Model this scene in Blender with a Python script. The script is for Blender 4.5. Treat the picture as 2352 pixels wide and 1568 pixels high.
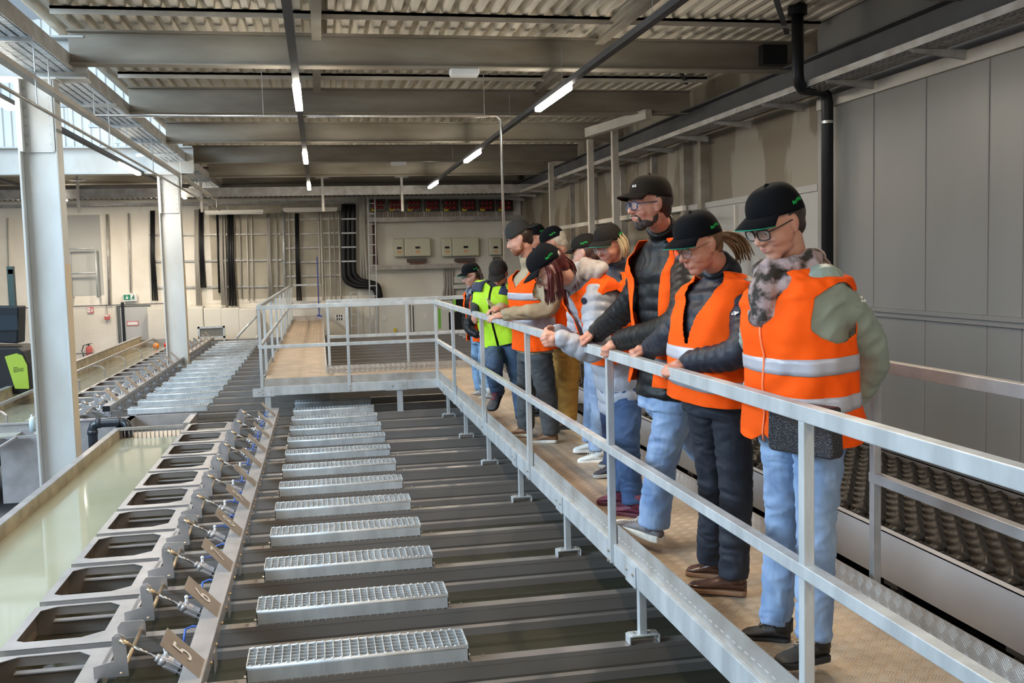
import bpy, bmesh, math, random
from math import sin, cos, pi, radians, sqrt, floor
from mathutils import Vector, Matrix, Euler, Quaternion, noise
random.seed(7)
for o in list(bpy.data.objects): bpy.data.objects.remove(o)
SC = bpy.context.scene
COL = SC.collection
# ------------------------------------------------------------------ camera
CAMZ, FPX = 1.45, 2289.0
_pi, _ya, _ro = radians(4.561), radians(10.809), radians(1.507)
FW = Vector((sin(_ya)*cos(_pi), cos(_ya)*cos(_pi), -sin(_pi)))
_r = Vector((cos(_ya), -sin(_ya), 0)); _d = FW.cross(_r)
RT = cos(_ro)*_r + sin(_ro)*_d
DN = -sin(_ro)*_r + cos(_ro)*_d
cam = bpy.data.cameras.new('camera'); camo = bpy.data.objects.new('camera', cam); COL.objects.link(camo)
cam.sensor_width = 36; cam.lens = 36*FPX/2352; cam.clip_start = .05; cam.clip_end = 200
m3 = Matrix((RT, -DN, -FW)).transposed()
camo.matrix_world = Matrix.Translation((0, 0, CAMZ)) @ m3.to_4x4()
SC.camera = camo
CO = Vector((0, 0, CAMZ))
def _ray(x, y): return RT*((x-1176)/FPX) + DN*((y-784)/FPX) + FW
def atY(x, y, Y): v = _ray(x, y); return CO + v*(Y/v.y)
def atX(x, y, X): v = _ray(x, y); return CO + v*(X/v.x)
def atZ(x, y, Z): v = _ray(x, y); return CO + v*((Z-CAMZ)/v.z)
# ------------------------------------------------------------------ world, daylight, exposure
W = bpy.data.worlds.new('world'); SC.world = W; W.use_nodes = True
bg = W.node_tree.nodes['Background']
bg.inputs[0].default_value = (.66, .83, 1.0, 1); bg.inputs[1].default_value = .5
def area(name, loc, target, sx, sy, power, color):
    l = bpy.data.lights.new(name, 'AREA'); l.shape = 'RECTANGLE'; l.size = sx; l.size_y = sy; l.energy = power; l.color = color
    o = bpy.data.objects.new(name, l); COL.objects.link(o); o.location = loc
    o.rotation_euler = (Vector(target)-Vector(loc)).to_track_quat('-Z', 'Y').to_euler()
    return o
area('daylight_gate', (-10.0, 3.0, 5.4), (1.4, 6, .2), 10.0, 3.0, 2200, (.62, .82, 1.0))
area('daylight_roof', (-7.0, 12, 8.0), (-3.5, 12.5, 0), 4.5, 11, 1500, (.74, .89, 1.0))
for _x, _y in ((-.15, -.94), (2.67, -.94), (-.15, 5.11), (2.67, 5.11), (-.15, 11.16), (2.67, 11.16), (-.15, 17.2), (2.67, 17.2), (-.15, 23.2), (2.67, 23.2), (-3.24, 25.6), (-3.24, 19), (-6.1, 25.7)):
    _l = area('lamp_light', (_x, _y, 3.22), (_x, _y+.001, 0), .1, 1.5, ((46 if _y < 8 else 32) if _y < 20 else 34) if _x > -2 else (35 if _y == 19 else 150), (1.0, .76, .50) if _x > -2 else (1.0, .84, .64))
SC.view_settings.view_transform = 'Standard'; SC.view_settings.look = 'None'
SC.view_settings.gamma = 1; SC.view_settings.exposure = -0.08; SC.view_settings.use_curve_mapping = False
# ------------------------------------------------------------------ materials
MATS = {}
def nt(m): return m.node_tree.nodes, m.node_tree.links
def mat(name, c, rough=.6, metal=0., var=0., vs=3., c2=None, bump=0., bs=40., stretch=None, spec=.5, emit=None, es=1., detail=4, sub=0., ctr=(.35, .7)):
    if name in MATS: return MATS[name]
    m = bpy.data.materials.new(name); m.use_nodes = True; N, L = nt(m); b = N['Principled BSDF']
    b.inputs['Base Color'].default_value = (*c, 1); b.inputs['Roughness'].default_value = rough
    b.inputs['Metallic'].default_value = metal; b.inputs['Specular IOR Level'].default_value = spec
    g = None
    if var or bump:
        g = N.new('ShaderNodeNewGeometry'); mp = N.new('ShaderNodeMapping'); L.new(g.outputs['Position'], mp.inputs[0])
        if stretch: mp.inputs['Scale'].default_value = stretch
    if var:
        n = N.new('ShaderNodeTexNoise'); n.inputs['Scale'].default_value = vs; n.inputs['Detail'].default_value = detail
        L.new(mp.outputs[0], n.inputs[0]); r = N.new('ShaderNodeValToRGB'); L.new(n.outputs[0], r.inputs[0])
        cc = c2 if c2 else tuple(max(0, x*(1-var)) for x in c)
        r.color_ramp.elements[0].position = ctr[0]; r.color_ramp.elements[1].position = ctr[1]
        r.color_ramp.elements[0].color = (*cc, 1); r.color_ramp.elements[1].color = (*c, 1)
        L.new(r.outputs[0], b.inputs['Base Color'])
    if bump:
        n2 = N.new('ShaderNodeTexNoise'); n2.inputs['Scale'].default_value = bs; n2.inputs['Detail'].default_value = 3
        L.new(mp.outputs[0], n2.inputs[0]); bp = N.new('ShaderNodeBump'); bp.inputs['Strength'].default_value = bump; bp.inputs['Distance'].default_value = .02
        L.new(n2.outputs[0], bp.inputs['Height']); L.new(bp.outputs[0], b.inputs['Normal'])
    if emit: b.inputs['Emission Color'].default_value = (*emit, 1); b.inputs['Emission Strength'].default_value = es
    MATS[name] = m; return m
def mathn(N, L, op, a, b=None, c=None):
    n = N.new('ShaderNodeMath'); n.operation = op
    for i, x in enumerate((a, b, c)):
        if x is None: continue
        if isinstance(x, (int, float)): n.inputs[i].default_value = x
        else: L.new(x, n.inputs[i])
    return n.outputs[0]
def tread(name, axes, cell, c, c2, rough=.4, metal=.6):
    # five-bar tread plate pattern as bump
    m = bpy.data.materials.new(name); m.use_nodes = True; N, L = nt(m); b = N['Principled BSDF']
    g = N.new('ShaderNodeNewGeometry'); s = N.new('ShaderNodeSeparateXYZ'); L.new(g.outputs['Position'], s.inputs[0])
    A, B = s.outputs[axes[0]], s.outputs[axes[1]]
    u = mathn(N, L, 'DIVIDE', mathn(N, L, 'ADD', A, B), cell*1.414); v = mathn(N, L, 'DIVIDE', mathn(N, L, 'SUBTRACT', A, B), cell*1.414)
    fu = mathn(N, L, 'SUBTRACT', mathn(N, L, 'FRACT', u), .5); fv = mathn(N, L, 'SUBTRACT', mathn(N, L, 'FRACT', v), .5)
    par = mathn(N, L, 'FLOORED_MODULO', mathn(N, L, 'ADD', mathn(N, L, 'FLOOR', u), mathn(N, L, 'FLOOR', v)), 2)
    inv = mathn(N, L, 'SUBTRACT', 1, par)
    a = mathn(N, L, 'ADD', mathn(N, L, 'MULTIPLY', fu, par), mathn(N, L, 'MULTIPLY', fv, inv))
    t = mathn(N, L, 'ADD', mathn(N, L, 'MULTIPLY', fv, par), mathn(N, L, 'MULTIPLY', fu, inv))
    st = mathn(N, L, 'COSINE', mathn(N, L, 'MULTIPLY', a, 2*pi*5))
    lim = mathn(N, L, 'SUBTRACT', .42, mathn(N, L, 'ABSOLUTE', t)); lim = mathn(N, L, 'MULTIPLY', lim, 6); lim.node.use_clamp = True
    h = mathn(N, L, 'MULTIPLY', mathn(N, L, 'MAXIMUM', st, 0), lim)
    bp = N.new('ShaderNodeBump'); bp.inputs['Strength'].default_value = .9; bp.inputs['Distance'].default_value = .003
    L.new(h, bp.inputs['Height']); L.new(bp.outputs[0], b.inputs['Normal'])
    n = N.new('ShaderNodeTexNoise'); n.inputs['Scale'].default_value = 3.5; n.inputs['Detail'].default_value = 6; L.new(g.outputs['Position'], n.inputs[0])
    r = N.new('ShaderNodeValToRGB'); L.new(n.outputs[0], r.inputs[0]); r.color_ramp.elements[0].position = .35; r.color_ramp.elements[1].position = .65
    r.color_ramp.elements[0].color = (*c2, 1); r.color_ramp.elements[1].color = (*c, 1)
    mx = N.new('ShaderNodeMix'); mx.data_type = 'RGBA'; L.new(mathn(N, L, 'MULTIPLY', h, .45), mx.inputs[0]); L.new(r.outputs[0], mx.inputs[6]); mx.inputs[7].default_value = (.75, .74, .7, 1)
    L.new(mx.outputs[2], b.inputs['Base Color']); b.inputs['Metallic'].default_value = metal; b.inputs['Roughness'].default_value = rough
    MATS[name] = m; return m
def meshmat(name, col, cell, line):
    # woven wire mesh: opaque wires, see-through gaps
    m = bpy.data.materials.new(name); m.use_nodes = True; N, L = nt(m); b = N['Principled BSDF']; b.inputs['Base Color'].default_value = (*col, 1)
    g = N.new('ShaderNodeNewGeometry'); s = N.new('ShaderNodeSeparateXYZ'); L.new(g.outputs['Position'], s.inputs[0])
    o = []
    for k in (0, 2):
        f = mathn(N, L, 'FRACT', mathn(N, L, 'DIVIDE', s.outputs[k], cell)); o.append(mathn(N, L, 'LESS_THAN', f, line))
    L.new(mathn(N, L, 'MAXIMUM', o[0], o[1]), b.inputs['Alpha']); MATS[name] = m; return m
GALV = mat('galvanised_steel', (.62, .66, .69), .42, .35, .28, 9, bump=.08, bs=60, stretch=(1, 1, .35))
GALVD = mat('galvanised_steel_worn', (.5, .5, .49), .45, .4, .35, 6, c2=(.36, .33, .3))
STAIN = mat('stainless_steel', (.36, .34, .33), .38, .6, .3, 4, c2=(.32, .29, .27), stretch=(.4, 1, 2))
STAINL = mat('stainless_steel_light', (.50, .48, .485), .35, .5, .25, 5)
STAINW = mat('stainless_steel_brown_film', (.36, .30, .25), .42, .4, .6, 4, c2=(.20, .15, .10))
BRASS = mat('zinc_yellow_steel', (.62, .47, .3), .3, .8)
CHROME = mat('polished_rod', (.8, .76, .72), .18, .95)
ALU = mat('aluminium_barrel', (.66, .65, .68), .3, .75)
BLUE = mat('blue_hose', (.05, .14, .55), .3)
BLACK = mat('black_plastic', (.012, .012, .014), .4, spec=.3)
WHITEP = mat('white_plastic', (.75, .76, .78), .35)
PVC = mat('dark_grey_pipe', (.022, .026, .034), .28)
DECK = tread('tread_plate_deck', (0, 1), .05, (.56, .43, .30), (.40, .30, .21), .42, .35)
TOE = tread('tread_plate_kick', (1, 2), .05, (.52, .50, .49), (.40, .38, .37), .35, .6)
TOEX = tread('tread_plate_kick_cross', (0, 2), .05, (.50, .46, .42), (.40, .36, .33), .35, .6)
RIB = mat('roof_deck_paint', (.80, .74, .63), .6, 0, .2, 1.2, c2=(.66, .60, .50))
BEAMP = mat('beam_paint', (.34, .31, .26), .6, 0, .35, 1.5, c2=(.20, .165, .125), stretch=(.5, 1, 2))
BEAML = mat('beam_paint_pale', (.62, .57, .5), .55, 0, .25, 2)
DARKST = mat('dark_steel_paint', (.085, .085, .09), .6, 0, .3, 2)
COLP = mat('column_paint', (.62, .63, .62), .5, 0, .2, 2.2, c2=(.5, .49, .46), stretch=(1, 1, .5))
WALLW = mat('wall_plaster', (.86, .83, .77), .8, 0, .25, .9, c2=(.70, .66, .58))
PANEL = mat('sandwich_panel', (.235, .23, .225), .38, .1, .15, .8, stretch=(1, 1, .3))
PANELO = mat('old_board', (.30, .265, .215), .7, 0, .5, 1.0, c2=(.19, .155, .11), ctr=(.50, .54), stretch=(1, 1.2, .45))
FLOORM = mat('hall_floor', (.16, .15, .15), .7, 0, .3, 1)
CAB = mat('cabinet_grey', (.72, .70, .64), .5, 0, .06, 2)
RUBBER = mat('black_rubber', (.020, .016, .013), .42, 0)
TROUGH = mat('trough_side', (.60, .61, .65), .42, .15, .12, 2)
WOOD = mat('raw_wood', (.42, .30, .18), .7, 0, .4, 8)
LAMPM = mat('lamp_glow', (1, 1, 1), .5, emit=(1, .93, .80), es=60)
WIRE = mat('grey_cable', (.38, .36, .33), .6)
REDM = mat('signal_red', (.55, .03, .03), .4)
GREENM = mat('sign_green', (.0, .22, .12), .4)
WHITEM = mat('plain_white', (.8, .8, .8), .5)
def water(name, c, c2, rough, spec, bs=5, st=.05):
    m = bpy.data.materials.new(name); m.use_nodes = True; N, L = nt(m); b = N['Principled BSDF']
    g = N.new('ShaderNodeNewGeometry'); n = N.new('ShaderNodeTexNoise'); n.inputs['Scale'].default_value = 1.4; n.inputs['Detail'].default_value = 3; L.new(g.outputs['Position'], n.inputs[0])
    r = N.new('ShaderNodeValToRGB'); L.new(n.outputs[0], r.inputs[0]); r.color_ramp.elements[0].color = (*c2, 1); r.color_ramp.elements[1].color = (*c, 1)
    L.new(r.outputs[0], b.inputs['Base Color']); b.inputs['Roughness'].default_value = rough; b.inputs['Specular IOR Level'].default_value = spec; b.inputs['IOR'].default_value = 1.33
    n2 = N.new('ShaderNodeTexNoise'); n2.inputs['Scale'].default_value = bs; L.new(g.outputs['Position'], n2.inputs[0])
    bp = N.new('ShaderNodeBump'); bp.inputs['Strength'].default_value = st; bp.inputs['Distance'].default_value = .02; L.new(n2.outputs[0], bp.inputs['Height']); L.new(bp.outputs[0], b.inputs['Normal'])
    MATS[name] = m; return m
WATERT = water('tank_water', (.050, .046, .028), (.03, .028, .019), .04, .45)
WATERC = water('channel_water', (.42, .42, .33), (.33, .33, .22), .05, .8, 3, .04)
WATERF = water('flowing_water', (.36, .36, .30), (.24, .24, .18), .12, .8, 14, .5)
# ------------------------------------------------------------------ mesh helpers
NW = ['zero', 'one', 'two', 'three', 'four', 'five', 'six', 'seven', 'eight', 'nine', 'ten', 'eleven', 'twelve', 'thirteen', 'fourteen', 'fifteen', 'sixteen', 'seventeen', 'eighteen', 'nineteen', 'twenty']
OW = ['', 'first', 'second', 'third', 'fourth', 'fifth', 'sixth', 'seventh', 'eighth', 'ninth', 'tenth', 'eleventh', 'twelfth', 'thirteenth', 'fourteenth', 'fifteenth', 'sixteenth', 'seventeenth', 'eighteenth', 'nineteenth', 'twentieth', 'twenty-first', 'twenty-second', 'twenty-third']
def tag(o, label=None, cat=None, group=None, kind=None):
    if label: o['label'] = label
    if cat: o['category'] = cat
    if group: o['group'] = group
    if kind: o['kind'] = kind
    return o
def empty(name, loc, label=None, cat=None, group=None, rz=0):
    o = bpy.data.objects.new(name, None); COL.objects.link(o); o.location = loc; o.rotation_euler = (0, 0, rz); o.empty_display_size = .1
    return tag(o, label, cat, group)
class MB:
    def __init__(s): s.v = []; s.f = []; s.m = []; s.mi = 0
    def add(s, vs, fs):
        n = len(s.v); s.v += [tuple(x) for x in vs]; s.f += [tuple(i+n for i in f) for f in fs]; s.m += [s.mi]*len(fs); return s
    def box(s, x0, x1, y0, y1, z0, z1):
        x0, x1 = min(x0, x1), max(x0, x1); y0, y1 = min(y0, y1), max(y0, y1); z0, z1 = min(z0, z1), max(z0, z1)
        return s.add([(x, y, z) for z in (z0, z1) for y in (y0, y1) for x in (x0, x1)],
                     [(0, 2, 3, 1), (4, 5, 7, 6), (0, 1, 5, 4), (2, 6, 7, 3), (0, 4, 6, 2), (1, 3, 7, 5)])
    def cbox(s, c, d): return s.box(c[0]-d[0]/2, c[0]+d[0]/2, c[1]-d[1]/2, c[1]+d[1]/2, c[2]-d[2]/2, c[2]+d[2]/2)
    def obar(s, a, b, w, h, up=(0, 0, 1)):
        a, b = Vector(a), Vector(b); t = (b-a).normalized(); up = Vector(up)
        if abs(t.dot(up)) > .98: up = Vector((1, 0, 0))
        x = t.cross(up).normalized(); y = x.cross(t).normalized()
        vs = [p + x*sx*w/2 + y*sy*h/2 for p in (a, b) for sx, sy in ((-1, -1), (1, -1), (1, 1), (-1, 1))]
        return s.add(vs, [(0, 3, 2, 1), (4, 5, 6, 7), (0, 1, 5, 4), (1, 2, 6, 5), (2, 3, 7, 6), (3, 0, 4, 7)])
    def tube(s, pts, r, n=10, cap=True, el=None):
        pts = [Vector(p) for p in pts]; R = r if isinstance(r, (list, tuple)) else [r]*len(pts)
        up = None; rings = []
        for i, p in enumerate(pts):
            t = (pts[min(i+1, len(pts)-1)] - pts[max(i-1, 0)])
            t = t.normalized() if t.length > 1e-9 else Vector((0, 0, 1))
            if up is None:
                up = Vector((0, 0, 1)) if abs(t.z) < .9 else Vector((1, 0, 0))
            x = t.cross(up).normalized(); y = x.cross(t).normalized(); up = y
            rings.append([p + x*cos(2*pi*k/n)*R[i] + y*sin(2*pi*k/n)*R[i]*(el or 1) for k in range(n)])
        return s.loft(rings, cap)
    def loft(s, rings, cap=True, closed=True):
        n = len(rings[0]); vs = [p for r in rings for p in r]; fs = []
        for i in range(len(rings)-1):
            for k in range(n if closed else n-1):
                a = i*n+k; b = i*n+(k+1) % n; fs.append((a, b, b+n, a+n))
        if cap: fs += [tuple(range(n-1, -1, -1)), tuple(range((len(rings)-1)*n, len(rings)*n))]
        return s.add(vs, fs)
    def prism(s, poly, axis, a, b):
        # polygon in the two other axes, extruded along axis from a to b
        def P(u, v, w): return {0: (w, u, v), 1: (u, w, v), 2: (u, v, w)}[axis]
        n = len(poly); vs = [P(u, v, a) for u, v in poly] + [P(u, v, b) for u, v in poly]
        fs = [tuple(range(n-1, -1, -1)), tuple(range(n, 2*n))] + [(i, (i+1) % n, (i+1) % n+n, i+n) for i in range(n)]
        return s.add(vs, fs)
    def ball(s, c, r, nu=14, nv=9, M=None):
        r = (r, r, r) if isinstance(r, (int, float)) else r; c = Vector(c); vs = []; fs = []
        for j in range(1, nv):
            th = pi*j/nv
            for i in range(nu):
                p = Vector((r[0]*sin(th)*cos(2*pi*i/nu), r[1]*sin(th)*sin(2*pi*i/nu), r[2]*cos(th)))
                vs.append(c + (M @ p if M else p))
        t = Vector((0, 0, r[2])); t = M @ t if M else t; vs += [c+t, c-t]; T = len(vs)-2
        for j in range(nv-2):
            for i in range(nu):
                a = j*nu+i; b = j*nu+(i+1) % nu; fs.append((a, a+nu, b+nu, b))
        for i in range(nu): fs.append((T, i, (i+1) % nu)); fs.append((T+1, (nv-2)*nu+(i+1) % nu, (nv-2)*nu+i))
        return s.add(vs, fs)
    def build(s, name, m, parent=None, smooth=False, bevel=0, label=None, mods=()):
        me = bpy.data.meshes.new(name); me.from_pydata(s.v, [], s.f); me.validate()
        for x in (m if isinstance(m, (list, tuple)) else [m]): me.materials.append(x)
        if any(s.m) and len(me.polygons) == len(s.m): me.polygons.foreach_set('material_index', s.m)
        b = bmesh.new(); b.from_mesh(me); bmesh.ops.recalc_face_normals(b, faces=b.faces); b.to_mesh(me); b.free()
        if smooth: me.polygons.foreach_set('use_smooth', [True]*len(me.polygons))
        o = bpy.data.objects.new(name, me); COL.objects.link(o)
        if parent: place(o, parent)
        if bevel:
            q = o.modifiers.new('b', 'BEVEL'); q.width = bevel; q.segments = 2; q.limit_method = 'ANGLE'
        if label: o['label'] = label
        return o
def place(o, parent):
    # vertices are given in world coordinates; make them local to the parent so that the whole moves as one
    M = world_of(parent).inverted(); o.data.transform(M); o.parent = parent
def world_of(o):
    M = Matrix.Identity(4)
    while o:
        M = (Matrix.Translation(o.location) @ o.rotation_euler.to_matrix().to_4x4()) @ M; o = o.parent
    return M
def copy_tree(o, parent=None):
    c = o.copy(); COL.objects.link(c); c.parent = parent
    for ch in list(o.children): copy_tree(ch, c)
    return c
FONT = None
def cat(P, n):
    P = [Vector(p) for p in P]; Q = [P[0]*2-P[1]]+P+[P[-1]*2-P[-2]]; out = []
    for i in range(1, len(Q)-2):
        for k in range(n):
            t = k/n; a, b, c, d = Q[i-1], Q[i], Q[i+1], Q[i+2]
            out.append(.5*((2*b)+(c-a)*t+(2*a-5*b+4*c-d)*t*t+(3*b-a-3*c+d)*t**3))
    out.append(P[-1]); return out
def text_mesh(name, s, size, M, m, parent=None, depth=.0008, label=None, bold=.0):
    cu = bpy.data.curves.new(name, 'FONT'); cu.body = s; cu.size = size; cu.extrude = depth; cu.align_x = 'CENTER'; cu.align_y = 'CENTER'; cu.resolution_u = 3; cu.offset = bold
    t = bpy.data.objects.new(name, cu); COL.objects.link(t)
    dg = bpy.context.evaluated_depsgraph_get(); dg.update(); me = bpy.data.meshes.new_from_object(t.evaluated_get(dg))
    bpy.data.objects.remove(t); bpy.data.curves.remove(cu)
    me.name = name; me.transform(M); me.materials.clear(); me.materials.append(m)
    o = bpy.data.objects.new(name, me); COL.objects.link(o)
    if parent: place(o, parent)
    if label: o['label'] = label
    return o
def frameM(origin, xdir, ydir):
    x = Vector(xdir).normalized(); y = Vector(ydir); y = (y - x*y.dot(x)).normalized(); z = x.cross(y)
    M = Matrix((x, y, z)).transposed().to_4x4(); M.translation = Vector(origin); return M
# ================================================================== the setting
def struct(name, mb, m, **k): return tag(mb.build(name, m, **k), kind='structure')
PIT = .733
FLOOR = -1.5
struct('floor', MB().box(-16, 7, -4, 30, FLOOR-.1, FLOOR), FLOORM)
# roof deck: trapezoid ribs running away from the viewer
def ribs(mb, x0, x1, y0, y1, z, pitch=.168, h=.075):
    n = int((x1-x0)/pitch); prof = []
    for i in range(n):
        x = x0+i*pitch; prof += [(x, z+h), (x+.065, z+h), (x+.085, z), (x+.148, z)]
    prof.append((x0+n*pitch, z+h))
    vs = []; fs = []
    for (x, zz) in prof: vs += [(x, y0, zz), (x, y1, zz)]
    for i in range(len(prof)-1): fs.append((2*i, 2*i+1, 2*i+3, 2*i+2))
    mb.add(vs, fs)
mb = MB(); ribs(mb, -2.75, 5.9, -1.5, 29, 4.04); mb.box(-2.75, 5.95, -1.5, 29, 4.13, 4.2)
struct('ceiling', mb, RIB)
mb = MB(); ribs(mb, -14, -2.75, 20.5, 29, 4.04); mb.box(-14, -2.75, 20.5, 29, 4.13, 4.2)
struct('ceiling', mb, RIB)
struct('wall_front', MB().box(-14, 5.9, -4.1, -4, FLOOR, 4.2), WALLW)
mb = MB(); mb.box(-14, 5.95, -4.1, -1.5, 4.13, 4.2); struct('ceiling', mb, RIB)
# clerestory wall of the raised bay, lit by the sky above the left bay
mb = MB()
n = 74
for i in range(n):
    x = -14+i*.155; mb.box(x, x+.075, 20.36, 20.41, 3.835, 6.2)
mb.box(-14, -2.5, 20.41, 20.46, 3.835, 6.2)
struct('wall_clerestory', mb, mat('clerestory_sheet', (.78, .80, .80), .5, 0, .1, 1))
# back wall, with recessed grey bay and panel joints
mb = MB(); mb.box(-14, 6, 28.51, 28.9, FLOOR, 4.1)
for x in (-8.5, -7.4, -4.66, -3.5, -2.4, .15, 1.2): mb.box(x-.012, x+.012, 28.503, 28.51, .6, 3.2)
mb.box(-14, 6, 28.50, 28.51, .52, .56)
struct('wall_back', mb, WALLW)
struct('wall_back', MB().box(-2.9, 1.05, 28.505, 28.51, .62, 3.2), mat('bare_concrete', (.50, .46, .38), .8, 0, .35, 1.4, c2=(.36, .33, .26)))
struct('wall_back_recess', MB().box(-6.62, -5.72, 28.50, 28.51, .85, 3.0), mat('recess_grey', (.46, .47, .46), .7, 0, .1, 1))
# right wall: new panels near, old boards far
struct('wall_right', MB().box(5.7, 5.8, -1.5, 10.75, FLOOR, 4.1), PANEL)
mb = MB()
for y in (2.1, 3.3, 4.5, 5.74, 6.62, 7.3, 7.74, 8.65, 9.56): mb.box(5.694, 5.7, y-.005, y+.005, -.6, 3.15)
struct('trim_2', mb, mat('panel_joint', (.22, .2, .19), .7))
struct('wall_right', MB().box(5.8, 5.9, 10.75, 28.6, FLOOR, 4.1), PANELO)
struct('trim_1', MB().box(5.66, 5.7, -1.5, 10.7, 3.08, 3.2), BEAML)
mb = MB(); mb.box(5.64, 5.7, -1.5, 10.6, .84, .88); mb.box(5.665, 5.7, -1.5, 10.6, .79, .84)
struct('trim_3', mb, PANEL)
mb = MB(); mb.box(5.66, 5.7, -1.5, 10.6, -.60, -.54)
struct('baseboard_right', mb, WOOD)
mb = MB(); mb.box(5.72, 5.8, 10.8, 21, 2.18, 2.26); mb.box(5.74, 5.8, 10.8, 14.9, -.5, 2.18)
struct('wall_right_panel', mb, mat('pale_panel', (.40, .39, .37), .5, 0, .08, 1))
# transverse roof beams
def ibeam(mb, x0, x1, yc, z0, z1, w=.18, t=.018):
    mb.box(x0, x1, yc-w/2, yc+w/2, z0, z0+t); mb.box(x0, x1, yc-w/2, yc+w/2, z1-t, z1); mb.box(x0, x1, yc-.008, yc+.008, z0+t, z1-t)
BY = [11.1+3.33*k for k in range(-3, 6)]
nm = {0: 'in front of the first row of lit tubes', 1: 'just behind the first lit tubes', 2: 'over the second lit tubes'}
for k, y in enumerate(BY):
    mb = MB(); ibeam(mb, -2.45, 5.6, y+.09, 3.6, 3.95)
    o = mb.build('roof_beam', BEAMP, None, bevel=.004)
    tag(o, 'painted steel roof beam across the hall, %s from the viewer' % OW[k+1], 'beam', 'roof beams across the hall')
    mb = MB(); mb.box(-2.45, 5.6, y-.62, y-.54, 4.0, 4.03); mb.box(-2.45, 5.6, y-.62, y-.61, 3.95, 4.03)
    t = mb.build('purlin_angle', BEAML); tag(t, 'thin pale purlin under the roof ribs before the %s roof beam' % OW[k+1], 'purlin', 'purlins under the roof deck')
# short beams running lengthwise between the transverse beams
for (x, k) in ((0.07, 2), (3.2, 2), (0.07, 3), (3.2, 3), (0.07, 7), (1.85, 7)):
    mb = MB(); y0 = BY[k]+.2; y1 = BY[k+1]-.05
    mb.box(x-.05, x+.05, y0, y1, 3.98, 4.0); mb.box(x-.008, x+.008, y0, y1, 3.88, 3.98); mb.box(x-.05, x+.05, y0, y1, 3.86, 3.88)
    tag(mb.build('secondary_beam', BEAMP), 'short lengthwise roof joist near the %s light track, behind the %s roof beam' % ('left' if x < 1 else 'right', OW[k+1]), 'beam', 'short joists between the roof beams')
# diagonal wind braces near the right wall
for (a, b, w) in (((3.9, 8.3, 3.99), (5.4, 10.9, 3.99), 'nearest, ending at the black downpipe'), ((4.2, 11.6, 3.99), (5.4, 14.1, 3.99), 'second, behind the black downpipe')):
    tag(MB().obar(a, b, .05, .03).build('wind_brace', DARKST), 'dark diagonal roof brace by the right wall, ' + w, 'brace', 'diagonal roof braces')
# girder and cable trays along the right wall
mb = MB(); mb.box(5.45, 5.68, -1.5, 28.5, 3.3, 3.32); mb.box(5.56, 5.575, -1.5, 28.5, 3.32, 3.62); mb.box(5.45, 5.68, -1.5, 28.5, 3.62, 3.64)
tag(mb.build('wall_girder', DARKST), 'dark blue-grey steel girder running along the top of the right wall', 'girder')
def tray(name, x0, x1, y0, y1, z, label, m=GALVD, h=.07, group=None, fine=False):
    e = empty(name, (x0, y0, z), label, 'cable tray', group)
    mb = MB(); mb.box(x0, x0+.004, y0, y1, z, z+h); mb.box(x1-.004, x1, y0, y1, z, z+h)
    mb.build('side_rail', GALVD, e)
    mb = MB(); nx = 5; w = (x1-x0)/nx
    for i in range(nx+1): mb.box(x0+i*w-.012, x0+i*w+.012, y0, y1, z, z+.003)
    y = y0
    while y < y1:
        mb.box(x0, x1, y, y+(.034 if fine else .02), z, z+.003); y += (.055 if fine else .11)
    mb.build('perforated_bottom', m, e); return e
t = tray('cable_tray', 5.12, 5.42, -1.5, 28, 3.2, 'perforated cable tray on brackets high along the right wall')
for i in range(20):
    y = .6+i*1.47
    mb = MB(); mb.prism([(5.08, 3.195), (5.62, 3.195), (5.62, 3.11), (5.12, 3.165)], 1, y, y+.035)
    mb.build('bracket', GALVD, t)
t = tray('cable_tray', -2.88, -2.44, 1.0, 27.5, 3.55, 'perforated galvanised cable tray overhead beside the row of columns', GALV, .17, None, True)
for i in range(14):
    y = 2.2+i*1.85
    mb = MB(); mb.box(-3.12, -2.40, y, y+.06, 3.50, 3.545); mb.build('tray_support', GALV, t)
# lengthwise rails at the left
e = empty('conduit_rail', (-2.95, 1, 3.1), 'slim tan busbar rail hung below the left cable tray', 'rail')
mb = MB(); mb.box(-2.56, -2.48, 1, 26.5, 3.22, 3.27); mb.build('channel', BEAML, e)
for i in range(12):
    y = 2.6+2*i; MB().tube([(-2.52, y, 3.27), (-2.52, y, 3.55)], .006, 6).build('hanger_rod', GALV, e)
e = empty('lengthwise_pipe', (-2.9, 1, 3.0), 'thin steel pipe running lengthwise under the left cable tray', 'pipe')
MB().tube([(-2.42, 1.0, 2.95), (-2.42, 26.4, 2.95)], .016, 8).build('pipe', GALVD, e, True)
for i in range(6):
    y = 9.7+3.2*i; MB().tube([(-2.42, y, 2.95), (-2.42, y, 3.5)], .006, 6).build('hanger_rod', GALV, e)
# left bay: girders over and behind the columns
mb = MB(); ibeam(mb, -14, -2.3, 20.33, 3.31, 3.83, .3, .03)
tag(mb.build('bay_girder', COLP, None, bevel=.005), 'deep pale blue-lit girder under the corrugated clerestory at the second column', 'girder')
mb = MB(); ibeam(mb, -14, -2.3, 11.3, 3.46, 3.9, .26, .02)
tag(mb.build('bay_girder', COLP), 'pale girder resting on the nearest column at upper left', 'girder')
for y in (23.5, 26.0):
    mb = MB(); ibeam(mb, -14, -2.5, y, 3.6, 3.95)
    tag(mb.build('roof_beam', BEAMP), 'dark roof beam over the far left bay, %s' % ('nearer one' if y < 24 else 'farther one'), 'beam', 'roof beams over the far left bay')
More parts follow.
